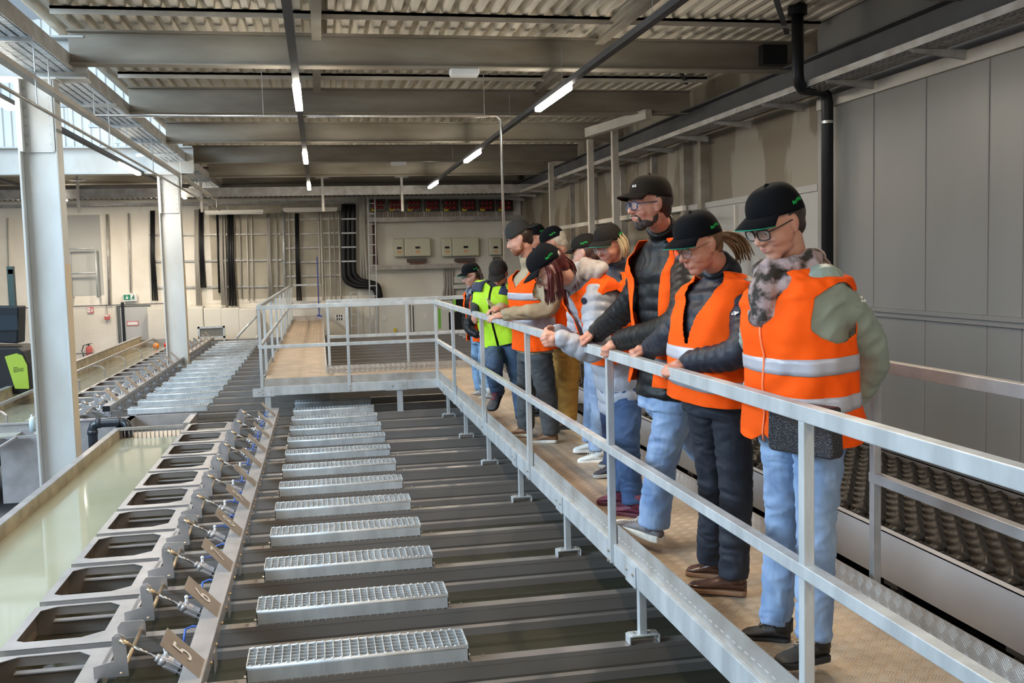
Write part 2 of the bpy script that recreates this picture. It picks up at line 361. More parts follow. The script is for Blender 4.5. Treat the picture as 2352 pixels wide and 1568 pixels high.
# columns
def column(x0, x1, y0, z0, z1, label, split=None):
    e = empty('steel_column', ((x0+x1)/2, y0+.1, z0), label, 'column', 'steel columns')
    mb = MB(); d = .24
    mb.box(x0, x0+.022, y0, y0+d, z0, z1); mb.box(x1-.022, x1, y0, y0+d, z0, z1); mb.box(x0+.022, x1-.022, y0+d*.45, y0+d*.45+.014, z0, z1)
    mb.build('shaft', COLP, e, bevel=.004)
    mb = MB(); mb.box(x0-.03, x1+.03, y0-.02, y0+.26, z1-.02, z1); mb.box(x0+.022, x0+.05, y0-.01, y0+d, z1-.75, z1-.02); mb.box(x1-.05, x1-.022, y0-.01, y0+d, z1-.75, z1-.02)
    mb.box(x0+.03, x1-.03, y0+.09, y0+.105, z1-.75, z1-.02)
    mb.build('head_plate', COLP, e)
    for k in range(7):
        z = z1-.1-k*.095
        for x in (x0+.07, x1-.07):
            MB().tube([(x, y0+.09, z), (x, y0+.07, z)], .014, 8).build('bolt', GALVD, e)
    mb = MB(); mb.box(x1+.001, x1+.003, y0+.005, y0+d-.005, z0, 1.55 if split is None else split)
    mb.build('cream_paint', mat('cream_paint', (.66, .55, .40), .5), e)
    return e
column(-2.98, -2.60, 11.1, FLOOR, 3.46, 'nearest white-painted steel H-column at left, beside the water channel')
column(-2.98, -2.58, 20.2, FLOOR, 3.31, 'farther white steel H-column, standing behind the far row of numbered levers')
# ------------------------------------------------------------------ light strips
def lightstrip(x, ys, label, y0, y1, zt=3.3, lamps=None):
    e = empty('light_track', (x, y0, zt), label, 'light track', 'ceiling light tracks')
    mb = MB(); mb.box(x-.035, x+.035, y0, y1, zt, zt+.055); mb.build('track_rail', DARKST, e)
    for i in range(int((y1-y0)/3)+1):
        y = y0+.5+3*i
        if y < y1: MB().tube([(x, y, zt+.05), (x, y, 3.75)], .003, 6).build('hanger_wire', GALVD, e)
    for (a, b) in ys:
        mb = MB(); mb.box(x-.04, x+.04, a, b, zt-.055, zt); s = mb.build('lamp', LAMPM, e, bevel=.012)
lightstrip(-.15, [(-1.7, -.18), (4.35, 5.87), (10.4, 11.92), (16.45, 17.97), (22.5, 24.0)], 'left black light track with lit tubes, above the tank', -1.8, 24.2)
lightstrip(2.67, [(-1.7, -.18), (4.35, 5.87), (10.4, 11.92), (16.45, 17.97), (22.5, 24.0)], 'right black light track with lit tubes, above the people', -1.8, 24.2)
lightstrip(-3.24, [(10.45, 11.93), (18.1, 19.8), (24.9, 26.4)], 'far left dark light track passing behind the columns', 2, 27)
lightstrip(-6.1, [(24.9, 26.6)], 'light track at the far left edge with a lit tube', 20.6, 27)
for (px, py, y, lab) in ((1066, 166, 11.19, 'nearer one under the roof beam above the group'), (916, 380, 21.18, 'farther one above the back wall')):
    x = atY(px, py, y).x
    e = empty('panel_lamp', (x, y, 3.5), 'unlit white box lamp under the roof, ' + lab, 'lamp', 'unlit box lamps')
    mb = MB(); mb.box(x-.16, x+.16, y-.08, y+.08, 3.54, 3.6); mb.build('housing', WHITEP, e, bevel=.01)
    mb = MB(); mb.box(x-.15, x+.15, y-.06, y+.06, 3.52, 3.54); mb.build('diffuser', WHITEM, e)
# thin water pipe crossing under the roof and dropping to the tank
p1 = atY(195, 268, 12.2); z = 3.02
e = empty('steel_pipe', (2.0, 12.2, z), 'thin polished steel pipe crossing under the roof and dropping to the walkway', 'pipe')
Yp = 13.0
a = atY(190, 268, Yp); b = atY(700, 266, Yp); c = atY(1150, 267, Yp); c.z = b.z; a.z = b.z
MB().tube([a, c-Vector((.06, 0, 0)), c+Vector((0, 0, -.05)), Vector((c.x, c.y, .02))], .019, 10).build('pipe', CHROME, e, True)
for px in (605, 1113):
    q = atY(px, 266, Yp); MB().tube([(q.x, Yp, b.z), (q.x, Yp, 3.9)], .005, 6).build('hanger_rod', GALVD, e)
# black downpipe
e = empty('downpipe', (5.55, 10.5, 0), 'black insulated downpipe bending from the roof gutter onto the right wall', 'pipe')
q0 = atY(1832, 110, 9.9); q1 = atY(1832, 200, 9.9)
q2 = atY(1900, 210, 10.3)
MB().tube([(q0.x, 9.9, 4.02), (q0.x, 9.9, q1.z+.12), (q0.x+.02, 9.91, q1.z+.04), (q0.x+.08, 9.95, q1.z-.01), (q2.x-.08, 10.26, q2.z-.0), (q2.x-.02, 10.29, q2.z-.04), (q2.x, 10.3, q2.z-.12), (q2.x, 10.3, -.6)], [.062]*6+[.066, .066], 16).build('pipe', BLACK, e, True)
MB().tube([(q0.x, 9.9, 3.95), (q0.x, 9.9, 4.05)], .1, 16).build('gutter_funnel', BLACK, e)
MB().tube([(q2.x, 10.3, q2.z-.35), (q2.x, 10.3, q2.z-.32)], .071, 16).build('pipe_clamp', CHROME, e)
MB().cbox((5.25, 10.95, 3.75), (.3, .12, .22)).build('junction_box', BLACK)
tag(bpy.data.objects['junction_box'], 'black junction box on the roof beam beside the downpipe', 'box')
# posts and studs along the right wall
for (y, w, x, m, lab) in ((14.25, .14, 5.72, BEAMP, 'brown steel wall post right of the bearded man in the open vest'), (14.95, .18, 5.72, BEAMP, 'wider brown wall post just behind that brown post')):
    tag(MB().box(x-.06, x+.08, y, y+w, -.5, 3.25).build('wall_post', m), lab, 'post', 'brown wall posts')
for i, y in enumerate((16.6, 18.4, 20.4, 22.3)):
    tag(MB().box(5.7, 5.8, y, y+.06, .2, 3.2).build('perforated_stud', GALVD), 'slim perforated stud on the old right wall, %s after the brown posts' % OW[i+1], 'stud', 'perforated studs on the old wall')
for (px, py, y, h, lab) in ((1411, 290, 15.8, 3.65, 'nearest'), (1355, 320, 17.5, 3.6, 'middle'), (1265, 372, 21.3, 3.58, 'farthest')):
    q = atY(px, py, y); tag(MB().box(q.x-.05, q.x+.05, y-.05, y+.05, -.5, h).build('hanging_post', BEAML), 'pale square post from roof beam down behind the group, %s of three' % lab, 'post', 'pale square posts behind the group')
q = atY(1455, 275, 14.6); MB()
tag(MB().obar(atY(1350, 305, 15.7), atY(1490, 262, 14.3), .12, .14).build('angled_beam', BEAML), 'pale angled beam stub joining the nearest pale post to the roof', 'beam')
tag(MB().obar((5.0, 13.2, 2.13), (5.0, 23, 2.13), .05, .07).build('wall_rail', BEAML), 'pale horizontal rail level with the caps behind the group', 'rail')
tag(MB().obar((5.5, 12.6, FLOOR), (5.5, 12.6, 2.13), .05, .05).build('rail_post', BEAML), 'short pale post under the horizontal rail behind the group', 'post')
# ================================================================== flotation tank with lanes
ZB, ZW = -.388, -.545      # lane divider tops, water level
NL = 14
LANEY = [4.44+PIT*k for k in range(-2, 32)]
tag(MB().box(-1.64, 2.36, 1.0, 13.25, ZW-.02, ZW).build('tank_water', WATERT), 'dark still water between the steel lane dividers of the near tank', 'water', kind='stuff')
tag(MB().box(-3.72, 3.55, 13.4, 27.8, ZW-.02, ZW).build('tank_water', WATERT), 'dark water in the far tank behind the cross walkway', 'water', kind='stuff')
e = empty('tank_shell', (.3, 1, -1), 'stainless tank shell under the walkway, its side wall facing the conveyor', 'tank')
MB().box(-1.64, 2.38, .9, 13.35, FLOOR, -1.0).build('floor_plate', STAINW, e); MB().box(2.365, 2.38, .9, 13.35, -1.0, ZB).build('side_wall', STAINW, e)
def divider(x0, x1, y, near, n):
    mb = MB()
    mb.prism([(y, ZB), (y, ZB-.022), (y+.012, ZB-.03), (y+.012, ZB-.30), (y+.042, ZB-.30), (y+.042, ZB-.03), (y+.07, ZB-.022), (y+.07, ZB)], 0, x0, x1)
    # near face panel: flat with one pressed crease
    mb.prism([(y+.002, ZB-.01), (y+.002, ZB-.085), (y+.008, ZB-.10), (y+.002, ZB-.115), (y+.002, ZB-.34), (y+.01, ZB-.34), (y+.01, ZB-.01)], 0, x0, x1)
    o = mb.build('lane_divider', STAIN)
    for i in range(3 if near else 0):
        for x in (-.44+.07*i,) if i < 2 else (.68,):
            b = MB().tube([(x, y+.03+.012*i, ZB), (x, y+.03+.012*i, ZB+.009)], .007, 8).build('rivet', CHROME, o)
    return o
for i, y in enumerate(LANEY):
    if y < 13.3:
        k = i-2
        lab = 'stainless lane divider of the near tank, in line with number plate %s' % NW[5+k]
        tag(divider(-1.08, 2.36, y, 0 <= k < 9, k), lab, 'lane divider', 'stainless lane dividers of the near tank')
    elif y > 13.5:
        tag(divider(-3.16, 3.5, y, False, i), 'stainless lane divider of the far tank, %s behind the cross walkway' % OW[i-12], 'lane divider', 'stainless lane dividers of the far tank')
# perforated grating covers on every lane
def cover():
    e = empty('grating_cover', (0, 0, 0))
    w, d, h = .995, .245, .078
    mb = MB(); mb.box(0, w, 0, .004, .008, h-.014); mb.box(0, w, d-.004, d, .008, h-.014); mb.box(0, .004, 0, d, 0, h-.004); mb.box(w-.004, w, 0, d, 0, h-.004)
    n = 26
    for i in range(n): mb.box(i*w/n+.004, i*w/n+.008, -.002, .02, 0, .01)
    mb.build('side_panel', GALV, e)
    mb = MB(); mb.tube([(0, .012, h-.012), (w, .012, h-.012)], .012, 10); mb.tube([(0, d-.012, h-.012), (w, d-.012, h-.012)], .012, 10)
    for i in range(int(w/.04)): mb.box(.012+i*.04, .024+i*.04, .010, .022, h-.004, h+.0025); mb.box(.012+i*.04, .024+i*.04, d-.022, d-.010, h-.004, h+.0025)
    mb.build('rolled_edge', GALV, e, True)
    mb = MB()
    for i in range(27): x = i*w/26; mb.box(x-.0018, x+.0018, .02, d-.02, h-.018, h)
    for j in range(6): y = .022+j*(d-.044)/5; mb.box(0, w, y-.0015, y+.0015, h-.028, h-.002)
    mb.build('grate', GALV, e)
    mb = MB()
    for zz in (.03,): mb.tube([(-.012, .012, zz), (.0, .012, zz)], .008, 8); mb.tube([(w, .04, .02), (w+.012, .04, .02)], .008, 8)
    mb.build('bolt', CHROME, e)
    return e
cv0 = cover()
for k in range(13):
    c = cv0 if k == 0 else copy_tree(cv0)
    c.location = (-.39, 4.44+PIT*k, ZB+.001)
    tag(c, 'galvanised grating cover on the near tank, in line with number plate %s' % NW[5+k], 'grating cover', 'grating covers on the near tank')
for k in range(17):
    c = copy_tree(cv0); c.location = (-2.50, 13.43+PIT*k, ZB+.001)
    tag(c, 'galvanised grating cover on the far tank, %s from the drop box' % OW[k+1], 'grating cover', 'grating covers on the far tank')
# lane inlet frames with chamfered openings
def inlet():
    e = empty('inlet_frame', (0, 0, 0))
    X0, X1, D = 0, .56, .655    # plate in local coordinates, near edge at y=0
    out = [(X0, 0), (X1, 0), (X1, D), (X0, D)]
    inn = [(.045, .13), (.09, .10), (.36, .10), (.46, .17), (.46, .57), (.40, .63), (.12, .63), (.045, .58)]
    vs = []; fs = []
    bm = bmesh.new()
    O = [bm.verts.new((x, y, 0)) for x, y in out]; I = [bm.verts.new((x, y, 0)) for x, y in inn]
    ed = [bm.edges.new((L[i], L[(i+1) % len(L)])) for L in (O, I) for i in range(len(L))]
    bmesh.ops.triangle_fill(bm, edges=ed, use_beauty=True)
    r = bmesh.ops.extrude_face_region(bm, geom=bm.faces[:]); bmesh.ops.translate(bm, verts=[v for v in r['geom'] if isinstance(v, bmesh.types.BMVert)], vec=(0, 0, -.004))
    me = bpy.data.meshes.new('top_plate'); bm.to_mesh(me); bm.free(); me.materials.append(STAINL)
    o = bpy.data.objects.new('top_plate', me); COL.objects.link(o); o.parent = e
    MB().box(0, X1+.02, 0, .004, -.045, 0).build('front_flange', STAINL, e)
    mb = MB(); mb.box(0, .004, 0, D, -.30, -.004)
    mb.build('side_wall', STAINW, e)
    mb = MB(); mb.box(0, .56, D-.02, D-.016, -.30, -.072); mb.box(0, .56, D-.02, D-.016, -.05, -.004); mb.box(0, .10, D-.02, D-.016, -.072, -.05); mb.build('rear_wall', STAIN, e)
    MB().box(.10, .50, D-.06, D-.016, -.076, -.07).build('slot_lip', STAINL, e)
    return e
in0 = inlet()
def lever():
    # origin at the frame corner: x towards the tank, y away
    e = empty('flap_lever', (0, 0, 0))
    mb = MB()
    P = [(-.06, 0), (.09, 0), (.085, .16), (.08, .185), (.062, .2), (.045, .2), (.027, .185), (.025, .17), (.03, .075), (-.06, .055)]
    mb.prism([(x, z) for x, z in P], 1, 0, .006); mb.build('lever_plate', STAINL, e)
    MB().tube([(.053, -.012, .178), (.053, .012, .178)], .016, 16).build('hinge_pin', STAINL, e)
    R = .045
    mb = MB(); pl = [(-.05, -.02), (.085, -.02)] + [(.085-.02+.02*cos(a), .085-.02+.02*sin(a)) for a in (0, .5, 1, 1.57)] + [(-.03, .085), (-.05, .06)]
    mb.prism(pl, 1, .50, .506); mb.build('bearing_plate', STAINL, e)
    MB().tube([(.06, .0, .012), (.06, .5, .03)], .010, 10).build('shaft', BRASS, e, True)
    mb = MB(); mb.box(-.062, -.03, .02, .66, -.012, .0); mb.box(-.032, -.028, .02, .66, -.06, 0); mb.build('edge_bar', STAINL, e)
    return e
lv0 = lever()
def cylinder():
    e = empty('pneumatic_cylinder', (0, 0, 0))
    a = Vector((-.97, -.012, -.205)); d = Vector((.27, .0, -.168)).normalized()
    def P(t): return a + d*t
    MB().tube([P(.015), P(.075)], .011, 8).build('rod_clevis', BRASS, e, True)
    MB().tube([P(.07), P(.20)], .006, 10).build('piston_rod', CHROME, e, True)
    n = d.cross(Vector((0, 1, 0))).normalized()
    mb = MB(); mb.tube([P(.195), P(.215)], .018, 12); mb.tube([P(.215), P(.245)], .026, 12); mb.build('cylinder_head', STAINL, e, True)
    mb = MB(); mb.obar(P(.24), P(.40), .046, .046, n)
    for s in (-1, 1):
        for q in (-.012, .012): mb.obar(P(.245)+Vector((0, s*.024, 0))+n*q, P(.40)+Vector((0, s*.024, 0))+n*q, .006, .009, n)
    mb.build('barrel', ALU, e, bevel=.006)
    mb = MB(); mb.obar(P(.31), P(.317), .05, .05, n); mb.build('cable_tie', BLACK, e)
    f = P(.245)+Vector((0, 0, .02))
    mb = MB(); mb.tube([f, f+Vector((0, 0, .035))], .008, 8); mb.ball(f+Vector((0, 0, .04)), .011, 10, 7); mb.build('air_fitting', WHITEP, e, True)
    mb = MB()
    mb.tube([f+Vector((0, 0, .036)), f+Vector((.04, .03, .035)), f+Vector((.09, .06, .01)), f+Vector((.15, .09, 0))], .0045, 8); mb.build('air_hose', BLUE, e, True); mb = MB()
    mb.tube([f+Vector((.05, .20, -.02)), f+Vector((.055, .25, .035)), f+Vector((.09, .26, .045)), f+Vector((.16, .25, .03))], .0055, 8)
    mb.build('air_hose', BLUE, e, True)
    mb = MB(); mb.box(-.80, -.70, .30, .302, -.46, -.39); mb.build('sensor_plate', STAINL, e)
    return e
cy0 = cylinder()
def place_rows(dx, y0, n, what, near):
    for k in range(n):
        g = in0 if (near and k == 0) else copy_tree(in0); g.location = (-1.62+dx, y0+PIT*k, ZB)
        l = lv0 if (near and k == 0) else copy_tree(lv0); l.location = (-1.02+dx, y0+.26+PIT*k, ZB)
        w = (('beside number plate %s' % NW[5+k]) if near else '%s from the drop box in the far tank' % OW[k+1])
        tag(g, 'stainless inlet frame, %s' % w, 'inlet frame', 'inlet frames of the %s tank' % what)
        tag(l, 'upright flap lever with hinge, %s' % w, 'lever', 'flap levers of the %s tank' % what)
        if not near and k == 9: continue      # the column stands here
        c = cy0 if (near and k == 0) else copy_tree(cy0); c.location = (dx, y0+.26+PIT*k, 0)
        tag(c, 'small pneumatic cylinder with blue hoses, %s' % w, 'cylinder', 'pneumatic cylinders of the %s tank' % what)
place_rows(0, 4.44-.02, 11, 'near', True)
place_rows(-2.11, 13.40, 17, 'far', False)
# one more frame cut by the picture edge in front of plate 5
g = copy_tree(in0); g.location = (-1.62, 4.42-PIT, ZB); tag(g, 'stainless inlet frame in the bottom left corner, nearest the viewer', 'inlet frame', 'inlet frames of the near tank')
# square beams that carry the number plates
def plate_beam(x0, x1, y0, y1, z0, z1, first, n, py0, label, group, mirror=False):
    e = empty('number_beam', ((x0+x1)/2, y0, z0), label, 'beam', group)
    t = .004; mb = MB(); mb.box(x0, x1, y0, y1, z1-t, z1); mb.box(x0, x0+t, y0, y1, z0, z1-t); mb.box(x1-t, x1, y0, y1, z0, z1-t); mb.box(x0, x1, y0, y1, z0, z0+t)
    mb.build('hollow_section', STAINL, e, bevel=.002)
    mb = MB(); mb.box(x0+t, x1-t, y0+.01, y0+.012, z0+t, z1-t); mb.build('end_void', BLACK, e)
    for k in range(n):
        yb = py0+PIT*k; L = .215
        A = Vector((x1-.012, yb, z1)); d = Vector((-.145, 0, .155)).normalized()
        p = [A, A+Vector((0, .2, 0)), A+Vector((0, .2, 0))+d*L, A+d*L]
        nn = d.cross(Vector((0, 1, 0))).normalized(); mb = MB(); mb.add(p+[q+nn*.003 for q in p], [(0, 1, 2, 3), (7, 6, 5, 4), (0, 4, 5, 1), (1, 5, 6, 2), (2, 6, 7, 3), (3, 7, 4, 0)])
        o = mb.build('number_plate', mat('number_plate_steel', (.42, .36, .31), .38, .55, .2, 8), e, label='steel plate with the cut number %d' % (first+k))
        c = A + Vector((0, .1, 0)) + d*L*.5
        # the number reads with its top away from the beam, seen from the left
        N = Vector((-d.z, 0, d.x)); N = -N if N.x > 0 or N.z < 0 else N
        if first+k < 20:
            xd = Vector((0, 1, 0)) if d.cross(Vector((0, 1, 0))).dot(Vector((0, 0, 1))) < 0 else Vector((0, -1, 0))
            up = d
            xd = Vector((0, -1, 0)) if Vector((0, -1, 0)).cross(up).z > 0 else Vector((0, 1, 0))
            off = xd.cross(up).normalized()
            M = frameM(c + off*.0035, xd, up)
            text_mesh('digit', str(first+k), .15, M, mat('painted_cut_light', (.95, .95, .96), .2, .2), o, .0006)  # raised digit; bright colour stands in for light through the cut-out
        b = MB(); b.box(x1, x1+.004, yb+.22+.2, yb+.22+.3, ZB, z0+.02); b.box(x0, x0+.004, yb+.42, yb+.52, ZB, z0+.02)
        b.build('mounting_foot', STAINL, e)
        b = MB()
        for q in (.05, .28, .5): b.tube([(x1, yb+q, z0+.03), (x1+.01, yb+q, z0+.03)], .008, 8)
        b.build('bolt', BRASS, e, True)
    return e
plate_beam(-.64, -.545, 2.6, 12.3, -.314, -.235, 4, 12, 4.19-PIT, 'square steel beam with slanted number plates from 5 upward along the near tank', 'number beams')
plate_beam(-2.775, -2.675, 13.3, 26.1, -.315, -.235, 20, 17, 13.75, 'square steel beam with slanted plates along the far tank, its black open end facing the viewer', 'number beams')
# ------------------------------------------------------------------ left water channel of the near tank
XL0, XL1, XR = -2.455, -2.39, -1.62
zc = -.505
tag(MB().box(XL1, XR, 1.0, 12.25, zc-.02, zc).build('channel_water', WATERC), 'pale greenish water standing in the left channel of the near tank', 'water', kind='stuff')
e = empty('channel_wall', (XL0, 1, ZB), 'stainless side wall of the near water channel, with stained inner face', 'tank wall', 'tank walls')
mb = MB(); mb.box(XL0, XL1, 1, 13.9, ZB-.012, ZB); mb.box(XL0, XL0+.006, 1, 13.9, -1.35, ZB-.012); mb.build('capped_edge', STAINL, e)
mb = MB(); mb.box(XL1-.006, XL1, 1, 12.3, -.62, ZB-.012); mb.build('inner_face', mat('lime_stained_steel', (.52, .44, .30), .5, .2, .4, 5), e)
e = empty('drop_box', (-2.1, 12.4, ZB), 'open stainless drop box between the near channel and the first far grating', 'box')
mb = MB(); mb.box(-2.45, -1.62, 13.32, 13.37, -.9, ZB); mb.box(-1.70, -1.62, 12.5, 13.35, -.9, ZB); mb.box(-2.46, -2.39, 12.4, 13.35, -.9, ZB); mb.build('side_wall', STAINL, e)
mb = MB(); mb.box(-2.39, -1.7, 12.42, 12.9, -.55, -.53); mb.build('overflow_shelf', mat('tan_ply', (.60, .47, .34), .6), e)
mb = MB(); mb.box(-2.39, -1.7, 12.9, 13.32, -.7, -.68); mb.build('pool', WATERT, e)
e = empty('comb_screen', (-2.0, 12.3, ZB), 'stainless comb screen across the end of the near channel', 'screen')
MB().box(-2.42, -1.66, 12.28, 12.32, ZB-.02, ZB+.012).build('top_bar', STAINL, e)
for i in range(14): MB().tube([(-2.33+.048*i, 12.3, ZB), (-2.33+.048*i, 12.3, -.56)], .006, 6).build('tine', STAINL, e, True)
# PVC pipe
e = empty('pipe_bend', (-2.8, 12.9, -.3), 'dark grey plastic pipe hooking over the channel wall into the water', 'pipe')
y = 12.55; a = atY(218, 1080, y); b = atY(217, 972, y); c = atY(284, 968, y); dd = atY(291, 985, y)
zt = b.z
MB().tube([(a.x, y, -1.2), (a.x, y, zt-.07), (a.x+.02, y, zt-.02), (a.x+.07, y, zt), (c.x-.03, y, zt), (c.x+.03, y-.02, zt-.02), (c.x+.05, y-.04, zt-.07), (c.x+.05, y-.05, zt-.28)], .055, 16).build('pipe', PVC, e, True)
for P_ in ([(a.x+.05, y, zt), (a.x+.10, y, zt)], [(c.x-.07, y, zt), (c.x-.03, y, zt)], [(a.x, y, zt-.13), (a.x, y, zt-.08)]): MB().tube(P_, .062, 16).build('socket_ring', PVC, e, True)
# ------------------------------------------------------------------ far tank shell
e = empty('tank_end_wall', (-3.2, 13.3, ZB), 'blue-grey steel end wall of the far tank behind the nearest column', 'tank wall', 'tank walls')
mb = MB(); mb.box(-4.0, -2.46, 13.28, 13.31, -1.4, ZB-.02); mb.build('panel', STAINL, e)
mb = MB(); mb.box(-4.0, -2.46, 13.25, 13.33, ZB-.02, ZB); mb.build('capped_edge', STAINL, e)
tag(MB().box(-4.585, -3.73, 12.95, 27.0, zc-.02, zc).build('channel_water', WATERF), 'rippled water flowing in the far left channel', 'water', kind='stuff')
e = empty('channel_wall', (-4.6, 9, ZB), 'tall tan-stained outer wall of the far left water channel', 'tank wall', 'tank walls')
mb = MB(); mb.box(-4.66, -4.58, 12.95, 27.1, -.22, -.205); mb.box(-4.66, -4.65, 12.95, 27.1, -1.3, -.22); mb.build('capped_edge', STAINL, e)
mb = MB(); mb.box(-4.6, -4.59, 12.95, 27.1, -.6, -.22); mb.build('inner_face', MATS['lime_stained_steel'], e)
mb = MB(); mb.box(-4.6, -3.73, 27.0, 27.06, -.7, -.3); mb.build('end_plate', STAIN, e)
e = empty('channel_rail', (-4.2, 9, ZB), 'grey steel rail on bent brackets above the far left channel', 'rail')
mb = MB(); mb.box(-4.3, -4.26, 12.95, 27, -.30, -.26); mb.build('bar', STAINL, e)
for i in range(7):
    y = 13.8+2.0*i; mb = MB(); mb.obar((-4.26, y, -.29), (-4.12, y, -.30), .05, .015); mb.obar((-4.12, y, -.30), (-4.05, y, -.36), .05, .015); mb.obar((-4.05, y, -.36), (-4.05, y, -.504), .05, .015, (1, 0, 0)); mb.build('bracket', STAINL, e)
for (x, y, m, lab) in ((-4.1, 26.2, (.75, .22, .02), 'orange float lying at the far end of the far left channel'), (-3.85, 26.3, (.5, .03, .02), 'small red float at the far end of the channel')):
    tag(MB().ball((x, y, -.42), .08).build('float', mat('float%.1f' % x, m, .4), None, True), lab, 'float')
# lower left machinery glimpsed beside the nearest column
e = empty('side_trough', (-4.4, 10.4, -.4), 'grey steel trough at far left in front of the nearest column, on black legs', 'trough')
mb = MB(); mb.box(-5.4, -4.1, 9.6, 9.64, -1.0, -.44); mb.box(-4.14, -4.1, 9.6, 10.8, -1.0, -.44); mb.build('side_plate', STAIN, e)
mb = MB(); mb.box(-5.4, -4.08, 9.57, 9.66, -.44, -.42); mb.box(-4.16, -4.07, 9.6, 12.8, -.44, -.42); mb.obar((-4.9, 8.0, -.43), (-4.1, 10.4, -.43), .07, .03); mb.build('capped_edge', STAINL, e)
for x in (-5.2, -4.2): MB().box(x-.03, x+.03, 9.7, 9.76, FLOOR, -1.0).build('leg', DARKST, e)
for (r, pts, lab) in ((.12, [(-4.6, 8.6, -1.2), (-3.0, 9.2, -1.1)], 'upper fat black pipe below the side trough'), (.13, [(-4.4, 8.0, -1.38), (-2.9, 9.0, -1.32)], 'lower fat black pipe on the floor at far left')):
    tag(MB().tube(pts, r, 16).build('drain_pipe', BLACK, None, True), lab, 'pipe', 'black drain pipes')
e = empty('bottle', (-4.3, 11.6, -.42), 'small clear plastic bottle standing on a steel rack behind the nearest column', 'bottle')
q = atY(74, 970, 12); 
MB().tube([(q.x, 12, q.z-.1), (q.x, 12, q.z), (q.x, 12, q.z+.05), (q.x, 12, q.z+.07)], [.035, .035, .03, .012], 12).build('body', mat('clear_plastic', (.6, .72, .75), .1), e, True)
MB().tube([(q.x, 12, q.z+.07), (q.x, 12, q.z+.09)], .014, 10).build('cap', WHITEP, e)
e = empty('wire_rack', (q.x, 12, q.z-.2), 'pale metal rack beside the bottle on the trough edge', 'rack')
mb = MB(); mb.box(q.x-.2, q.x+.25, 11.7, 11.73, q.z-.13, q.z-.1); mb.box(q.x-.2, q.x+.25, 12.2, 12.23, q.z-.13, q.z-.1); mb.obar((q.x-.1, 11.7, q.z-.12), (q.x-.3, 11.0, q.z-.25), .03, .03); mb.obar((q.x+.1, 11.7, q.z-.1), (q.x+.02, 12.2, q.z-.1), .03, .02); mb.build('frame', STAINL, e)
# ================================================================== walkway
XW0, XW1 = 1.42, 2.2
YF = 12.52; YB = 13.83
e = empty('walkway', (1.8, 1, 0), 'tread plate walkway the people stand on, with bent kick edges and light blue-grey stringers', 'walkway')
mb = MB(); mb.box(XW0+.02, XW1, .6, YF+.03, -.006, 0); mb.build('deck_plate', DECK, e)
mb = MB(); mb.box(XW0+.022, XW0+.027, .6, YF, 0, .098); mb.build('left_kick_plate', GALVD, e)
mb = MB()
y = .7
while y < YF: mb.box(XW0+.0205, XW0+.0225, y, y+.03, .034, .037); y += .055
mb.build('perforation_line', mat('bright_hole', (.8, .8, .8), .3, .5), e)['kind'] = 'stuff'
mb = MB(); mb.box(XW1-.005, XW1, .6, YF, 0, .10); mb.build('right_kick_plate', TOE, e)
mb = MB(); mb.box(XW0, XW0+.022, .6, YF, -.112, .0); mb.build('stringer', GALV, e, bevel=.003)
mb = MB(); mb.box(XW1-.02, XW1+.0, .6, YF, -.112, -.007); mb.build('stringer', GALV, e)
def leg(par, x, y, zt=-.10):
    g = MB(); g.box(x-.004, x+.034, y-.02, y+.02, ZB+.045, zt+.03); o = g.build('support_leg', GALV, par, bevel=.003)
    g = MB(); g.box(x-.05, x+.085, y-.035, y+.035, ZB+.035, ZB+.045); g.box(x-.06, x-.05, y-.035, y+.035, ZB+.001, ZB+.042); g.box(x+.085, x+.095, y-.035, y+.035, ZB+.001, ZB+.042); g.build('foot_bracket', GALV, o, bevel=.004)
    for q in (-.03, .065): MB().tube([(x+q, y, ZB+.045), (x+q, y, ZB+.055)], .009, 8).build('bolt', GALVD, o)
    g = MB(); g.box(x-.026, x-.021, y-.03, y+.13, -.118, -.012); g.build('splice_plate', GALV, o, bevel=.006)
    for q in (0, .1): MB().tube([(x-.026, y+q, -.055), (x-.034, y+q, -.055)], .009, 8).build('bolt', GALVD, o)
for k in range(-1, 6): leg(e, XW0+.02, 4.475+2*PIT*k)
e2 = empty('cross_walkway', (.3, YF, 0), 'tread plate cross walkway linking the near walkway to the rear one', 'walkway')
MB().box(-.76, XW1+.1, YF+.03, YB, -.006, .0).build('deck_plate', DECK, e2)
MB().box(-.74, XW0, YF, YF+.005, .0, .098).build('front_kick_plate', GALVD, e2)
MB().box(.05, XW1+.1, YB-.005, YB, .0, .10).build('rear_kick_plate', TOEX, e2)
MB().box(-.76, XW0, YF-.012, YF+.0, -.112, -.0).build('stringer', GALV, e2, bevel=.003)
MB().box(XW1, XW1+.1, YF-.01, YF+.0, -.112, .1).build('corner_plate', TOEX, e2)
for x in (-.70, .92, ):
    g = MB(); g.box(x-.02, x+.05, YF+.0, YF+.05, ZB, -.0); o = g.build('support_leg', GALV, e2)
    g = MB(); g.box(x-.16, x+.10, YF-.017, YF-.012, -.118, -.012); g.build('splice_plate', GALV, o)
    for q in (-.08, .06): MB().tube([(x+q, YF-.017, -.06), (x+q, YF-.025, -.06)], .01, 8).build('bolt', GALVD, o)
e3 = empty('rear_walkway', (-.36, YB, 0), 'long narrow tread plate walkway running to the back wall', 'walkway')
MB().box(-.78, .05, YB, 27.7, -.006, .0).build('deck_plate', DECK, e3)
mb = MB(); mb.box(-.78, -.775, YB, 27.7, 0, .08); mb.box(-.80, -.785, YB, 27.7, -.12, .0); mb.build('left_kick_plate', GALV, e3)
MB().box(.035, .05, YB, 27.7, -.12, .1).build('right_kick_plate', GALV, e3)
MB().box(-.78, .05, 27.66, 27.7, .0, .14).build('end_kick_plate', TOEX, e3)
